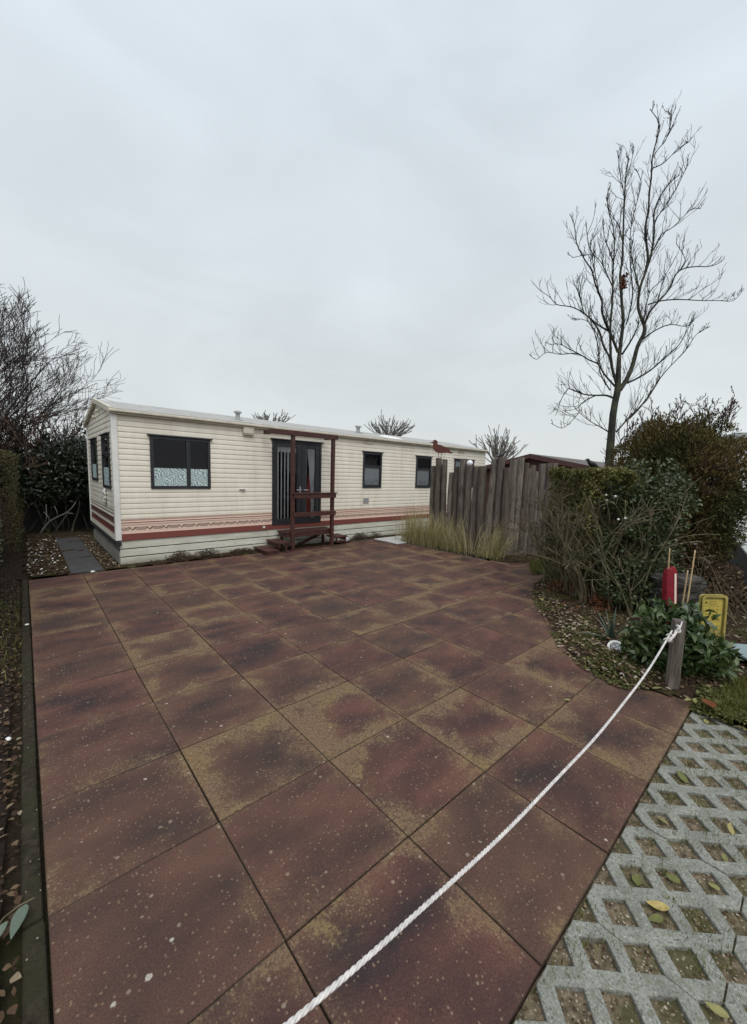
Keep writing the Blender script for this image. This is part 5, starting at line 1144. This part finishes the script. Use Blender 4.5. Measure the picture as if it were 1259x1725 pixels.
# heathers at the foot of the mobile home, stone
for (x0, x1, lb) in ((1.15, 2.05, 'low brown dried heather clump under the large front window'), (5.25, 6.10, 'low brown dried heather clump right of the porch below a small window'), (2.25, 2.7, 'thin strip of brown dry growth left of the porch steps')):
    t = thing('heather', lb, 'plant', ((x0 + x1) / 2, 4.98, 0), 'dry heathers along the skirt'); n = int((x1 - x0) * 3); bl = [(x0 + (x1 - x0) * (i + .5) / n, 4.98 + rh.normal(0, .02), .02, .24, .12, .14 if x0 != 2.25 else .07) for i in range(n)]
    p = crown_pts(bl, int(2200 * (x1 - x0)), rh, -.3, 6, .6); leaf_mesh('foliage', p, M['heather'], t, L=(.02, .045), W=.22, rng=rh, bias=np.array([[0, 0, .8]]), rnd=tint(p, rh, 5))
m = MB(); m.lathe([(.02, 0), (.10, .02), (.11, .06), (.08, .11), (.02, .125)], (4.98, 4.98, -.01), 14); m.v = [(x + .02 * nz((x, y, z), 14), y + .02 * nz((y, z, x), 14), z) for x, y, z in m.v]
tag(m.build('stone', M['grey'], smooth=True), 'rounded grey stone beside the right end of the porch steps', 'stone')

# fallen leaves one can count
def leaf_thing(u, v, L, W, ang, mat, label, grp, z=0.004, curl=.25, tilt=(0, 0), tone=None):
    d = CF + (u - CX) / CAMF * CR - (v - CY) / CAMF * CU; q = CP + d * ((z - CP[2]) / d[2]); n = 8; m = MB(); vs = []; L *= .88; W *= .88
    for i in range(n + 1):
        f = i / n; w = W * math.sin(math.pi * f ** .8) ** .8 * .5 if 0 < i < n else .001
        for s in (-1, 0, 1): vs.append(((f - .5) * L, s * w + .06 * L * math.sin(3 * f), abs(s) * w * curl + L * curl * .4 * (f - .5) ** 2))
    m.add(vs, [(3 * i + k, 3 * i + k + 1, 3 * i + k + 4, 3 * i + k + 3) for i in range(n) for k in (0, 1)], tone if tone is not None else random.random() * .75)
    o = m.build('fallen_leaf', mat, attr=True, smooth=True); o.location = q; o.rotation_euler = (R_(tilt[0]), R_(tilt[1]), R_(ang)); tag(o, label, 'leaf', grp)
G1 = 'yellow green leaves lying in the paving cells'
for a in ((1108, 1525, .085, .036, 118, 'yellow leaf lying across a paving cell, the most golden of them', -.004), (1104, 1547, .075, .034, 150, 'green leaf just below the golden leaf in the same paving cell', -.008), (1076, 1484, .062, .042, 10, 'flat green leaf filling a paving cell left of an upright pale leaf', -.010), (1134, 1480, .060, .042, 75, 'pale leaf standing up in a paving cell right of the flat green leaf', -.004),
          (1203, 1494, .048, .034, 60, 'small round pale leaf in a paving cell near the middle of the paving', -.008), (1232, 1397, .075, .028, 15, 'slim green leaf on the paving at the right edge of the photo', .002), (1222, 1445, .045, .022, 20, 'small pale leaf in the cell below the slim green leaf', -.008), (1208, 1702, .065, .030, 100, 'bright green leaf at the bottom edge on the paving', 0.0),
          (1150, 1309, .085, .045, 35, 'ragged light green leaf in a far paving cell', -.004), (1118, 1383, .045, .026, 80, 'small light green sprout leaf in a cell by the patio edge', -.006), (1190, 1216, .06, .03, 20, 'green leaf in the cell nearest the moss and brown leaf', -.002)):
    leaf_thing(a[0], a[1], a[2], a[3], a[4], M['yleaf'], a[5], G1, a[6], random.uniform(.25, .8), (random.uniform(-14, 14), random.uniform(-14, 14)), 1.0 if 'golden of' in a[5] else None)
G2 = 'leaves around the foot of the rope post'
for a in ((955, 1179, .06, .022, 130, 'lone small yellow leaf lying on the patio slabs', .006, 'yleaf'), (1195, 1186, .13, .085, 30, 'crumpled red brown leaf by the corner of the patio', .075, 'brleaf'), (1172, 1181, .09, .030, 10, 'pale yellowish leaf left of the crumpled brown leaf', .05, 'yleaf'), (1158, 1179, .075, .035, 160, 'pale round leaf just right of the rope post foot', .05, 'yleaf'),
          (1068, 1128, .085, .05, 70, 'upright pale green leaf at the edge of the bed left of the rope post', .05, 'yleaf'), (1055, 1141, .07, .045, 60, 'pale green leaf lying below the upright one at the bed edge', .03, 'yleaf'), (1108, 1160, .10, .03, -30, 'curled pale leaf on the bed edge just left of the rope post', .03, 'yleaf'), (912, 1010, .09, .07, 70, 'pale round leaf at the tip of the bed below the hedge', .03, 'yleaf')):
    leaf_thing(a[0], a[1], a[2], a[3], a[4], M[a[7]], a[5], G2, a[6], .45)
t = thing('leaf_sprig', 'sprig of two grey green leaves lying over the kerb at the lower left', 'leaf sprig', (-.69, -.57, .02))
for k, (x, y, ang, L, W) in enumerate(((-.660, -.575, 245, .092, .040), (-.710, -.60, 232, .080, .030), (-.725, -.64, 250, .055, .024))):
    n = 8; vs = []; mm = MB()
    for i in range(n + 1):
        f = i / n; w = W * math.sin(math.pi * f ** .8) ** .8 * .5 if 0 < i < n else .001
        for s in (-1, 0, 1): u_, v_ = (f - .2) * L, s * w; vs.append((x + u_ * math.cos(R_(ang)) - v_ * math.sin(R_(ang)), y + u_ * math.sin(R_(ang)) + v_ * math.cos(R_(ang)), .055 + abs(s) * w * .3 - .12 * f * f * L * 2))
    mm.add(vs, [(3 * i + q, 3 * i + q + 1, 3 * i + q + 4, 3 * i + q + 3) for i in range(n) for q in (0, 1)], .4 + .2 * k); mm.build('leaf', M['yucca'], t, attr=True, smooth=True)
MB().tube([(-.63, -.545, .05), (-.67, -.555, .06), (-.71, -.57, .058), (-.74, -.61, .05)], .0022, 5).build('stalk', M['stem'], t)
for i, (u, v, s, lb) in enumerate(((14, 1245, .020, 'white scrap lying on the dark soil of the left bed'), (46, 1052, .018, 'small white pebble lying on the mossy kerb'), (156, 963, .035, 'pale pebble where the dark path meets the patio'))):
    d = CF + (u - CX) / CAMF * CR - (v - CY) / CAMF * CU; q = CP + d * ((.02 - CP[2]) / d[2]); m = MB(); m.lathe([(.2 * s, -.4 * s), (.9 * s, -.1 * s), (.8 * s, .25 * s), (.2 * s, .42 * s)], tuple(q), 9); m.v = [(x + s * .5 * nz((x, y, z), 40), y + s * .5 * nz((y, x, z), 40, 3), z) for x, y, z in m.v]
    tag(m.build('pebble', M['white'], smooth=True), lb, 'pebble')

# ================================================================== BEYOND
rb = np.random.default_rng(71)
def pollard(u, vtop, vbase, d, wpx, n, label):
    c = Vector(at(u, vbase + 12, d)); H = (vbase - vtop) / CAMF * d; t = thing('bare_tree', label, 'tree', (c.x, c.y, 0), 'pollarded trees behind the mobile home')
    m = MB(); m.tube([(c.x, c.y, -.05), (c.x + .05, c.y, c.z * .6), (c.x, c.y, c.z)], [.22, .19, .2], 9); m.build('trunk', M['greytwig'], t); m = MB(); wd = wpx / CAMF * d
    for i in range(n):
        s = rb.uniform(-1, 1); th = rb.uniform(0, 6.28); dr = Vector((CR[0] * s * wd + .4 * math.cos(th) * wd * .6, CR[1] * s * wd + .4 * math.sin(th) * wd * .6, H * (1.12 - .55 * s * s)))
        grow(m, c + Vector((rb.normal(0, .12), rb.normal(0, .12), 0)), dr, dr.length * rb.uniform(.75, 1.05), .040, 1, rb, .25, .25, (3, 5), .35, .5, 4, .020)
    m.build('crown', M['greytwig'], t)
pollard(455, 688, 712, 24, 34, 26, 'bare pollarded tree top just showing over the roof left of the porch')
pollard(655, 699, 730, 24, 46, 34, 'bare pollarded tree top over the roof beside the skylight')
pollard(838, 725, 775, 23, 46, 34, 'bare pollarded tree top right of the end of the mobile home')
shrub('bare_shrub', 'thin leafless sapling rising behind the trunk of the tall tree', 10.2, 0.55, 9, 1.5, .016, 2, M['twig'], (0, 0), rb, .6, .35, (3, 5), .007, .35, 1.3)
# red brown cabin behind the palisade
t = thing('cabin', 'low red brown cabin with a shallow gable roof behind the palisade', 'cabin', (15, 3.9, 0)); cx0, cx1, cy0, cy1 = 13.9, 21.0, 2.6, 7.2; ym = 5.05; zr, ze = 2.44, 1.93
m = MB(); vs = [(cx, y, z) for cx in (cx0, cx1) for y, z in ((cy0, -.05), (cy1, -.05), (cy1, ze), (ym, zr), (cy0, ze))]; m.add(vs, [(0, 4, 3, 2, 1), (5, 6, 7, 8, 9), (0, 5, 9, 4), (1, 2, 7, 6)]); m.build('wall', M['cabin'], t)
m = MB()
for ya, za, yb, zb in ((cy0 - .2, ze - .03, ym, zr + .01), (ym, zr + .01, cy1 + .2, ze - .03)):
    q = [(cx, y, z + k) for k in (.01, .07) for cx, y, z in ((cx0 - .25, ya, za), (cx1 + .2, ya, za), (cx1 + .2, yb, zb), (cx0 - .25, yb, zb))]; m.add(q, [(3, 2, 1, 0), (4, 5, 6, 7), (0, 1, 5, 4), (1, 2, 6, 5), (2, 3, 7, 6), (3, 0, 4, 7)])
m.build('roof', M['cabroof'], t)
m = MB(); m.bar((cx0 - .27, cy0 - .2, ze - .05), (cx0 - .27, ym, zr - .01), .03, .16); m.bar((cx0 - .27, cy1 + .2, ze - .05), (cx0 - .27, ym, zr - .01), .03, .16); m.build('bargeboard', M['cabin'], t)
m = MB(); m.box(cx0 - .03, cx0 - .005, 4.2, 5.3, .9, 1.85); m.build('window', M['frame'], t)
m = MB(); m.box(16.6, 20.5, 7.6, 9.6, -.05, 2.05); o = m.build('brick_shed', M['brick']); tag(o, 'pinkish brick wall of a shed glimpsed beyond the end of the mobile home', 'shed')
# neighbouring white mobile home and its grey deck at the right edge
t = thing('mobile_home', 'white clapboard mobile home glimpsed behind the conifer at the right edge', 'mobile home', (12.2, -2.6, 0)); m = MB(); fx = Vector((0.35, -0.937, 0)); fy = Vector((0.937, 0.35, 0)); o_ = Vector((11.6, -0.95, 0))
for i in range(24):
    z = .45 + i * .092
    a = [o_ - fy * .012 + Vector((0, 0, z)), o_ - fy * .012 + fx * 5 + Vector((0, 0, z)), o_ + fx * 5 + Vector((0, 0, z + .09)), o_ + Vector((0, 0, z + .09))]; m.add(a, [(0, 1, 2, 3)])
m.add([o_ + Vector((0, 0, .45)), o_ + fy * 9 + Vector((0, 0, .45)), o_ + fy * 9 + Vector((0, 0, 2.66)), o_ + Vector((0, 0, 2.66))], [(0, 1, 2, 3)])
m.build('wall', M['trim'], t); m = MB(); z0 = 2.62; m.add([o_ - fy * .2 - fx * .15 + Vector((0, 0, z0)), o_ - fy * .2 + fx * 5 + Vector((0, 0, z0)), o_ + fy * 9 + fx * 5 + Vector((0, 0, z0)), o_ + fy * 9 - fx * .15 + Vector((0, 0, z0)), o_ - fy * .2 - fx * .15 + Vector((0, 0, z0 + .12)), o_ - fy * .2 + fx * 5 + Vector((0, 0, z0 + .12)), o_ + fy * 9 + fx * 5 + Vector((0, 0, z0 + .2)), o_ + fy * 9 - fx * .15 + Vector((0, 0, z0 + .2))],
      [(3, 2, 1, 0), (4, 5, 6, 7), (0, 1, 5, 4), (1, 2, 6, 5), (2, 3, 7, 6), (3, 0, 4, 7)]); m.build('roof', M['grey'], t)
m = MB(); q = [o_ - fy * .02 + fx * .55 + Vector((0, 0, 1.85)), o_ - fy * .02 + fx * 1.6 + Vector((0, 0, 1.85)), o_ - fy * .02 + fx * 1.6 + Vector((0, 0, 1.93)), o_ - fy * .02 + fx * .55 + Vector((0, 0, 1.93))]; m.add(q, [(0, 1, 2, 3)]); m.build('window', M['frame'], t)
t = thing('deck', 'raised grey board deck with a dark side at the right edge below the conifer', 'deck', (8, -1.8, 0)); da = Vector((7.2, -1.72, 0)); dd_ = (Vector((12.0, -.907, 0)) - da).normalized(); dn = Vector((dd_.y, -dd_.x, 0)); m = MB()
for i in range(14):
    p0 = da + dn * (i * .145); p1 = p0 + dd_ * 4.3; q = [p + k for k in (Vector((0, 0, .47)), Vector((0, 0, .5))) for p in (p0, p1, p1 + dn * .128, p0 + dn * .128)]
    m.add(q, [(3, 2, 1, 0), (4, 5, 6, 7), (0, 1, 5, 4), (1, 2, 6, 5), (2, 3, 7, 6), (3, 0, 4, 7)])
m.build('boards', M['deck'], t, bevel=.006); m = MB(); q = [p + k for k in (Vector((0, 0, -.03)), Vector((0, 0, .468))) for p in (da - dn * .01, da - dn * .01 + dd_ * 4.3, da + dd_ * 4.3 + dn * 2, da + dn * 2)]; m.add(q, [(3, 2, 1, 0), (4, 5, 6, 7), (0, 1, 5, 4), (1, 2, 6, 5), (2, 3, 7, 6), (3, 0, 4, 7)]); m.build('side', M['dark'], t)
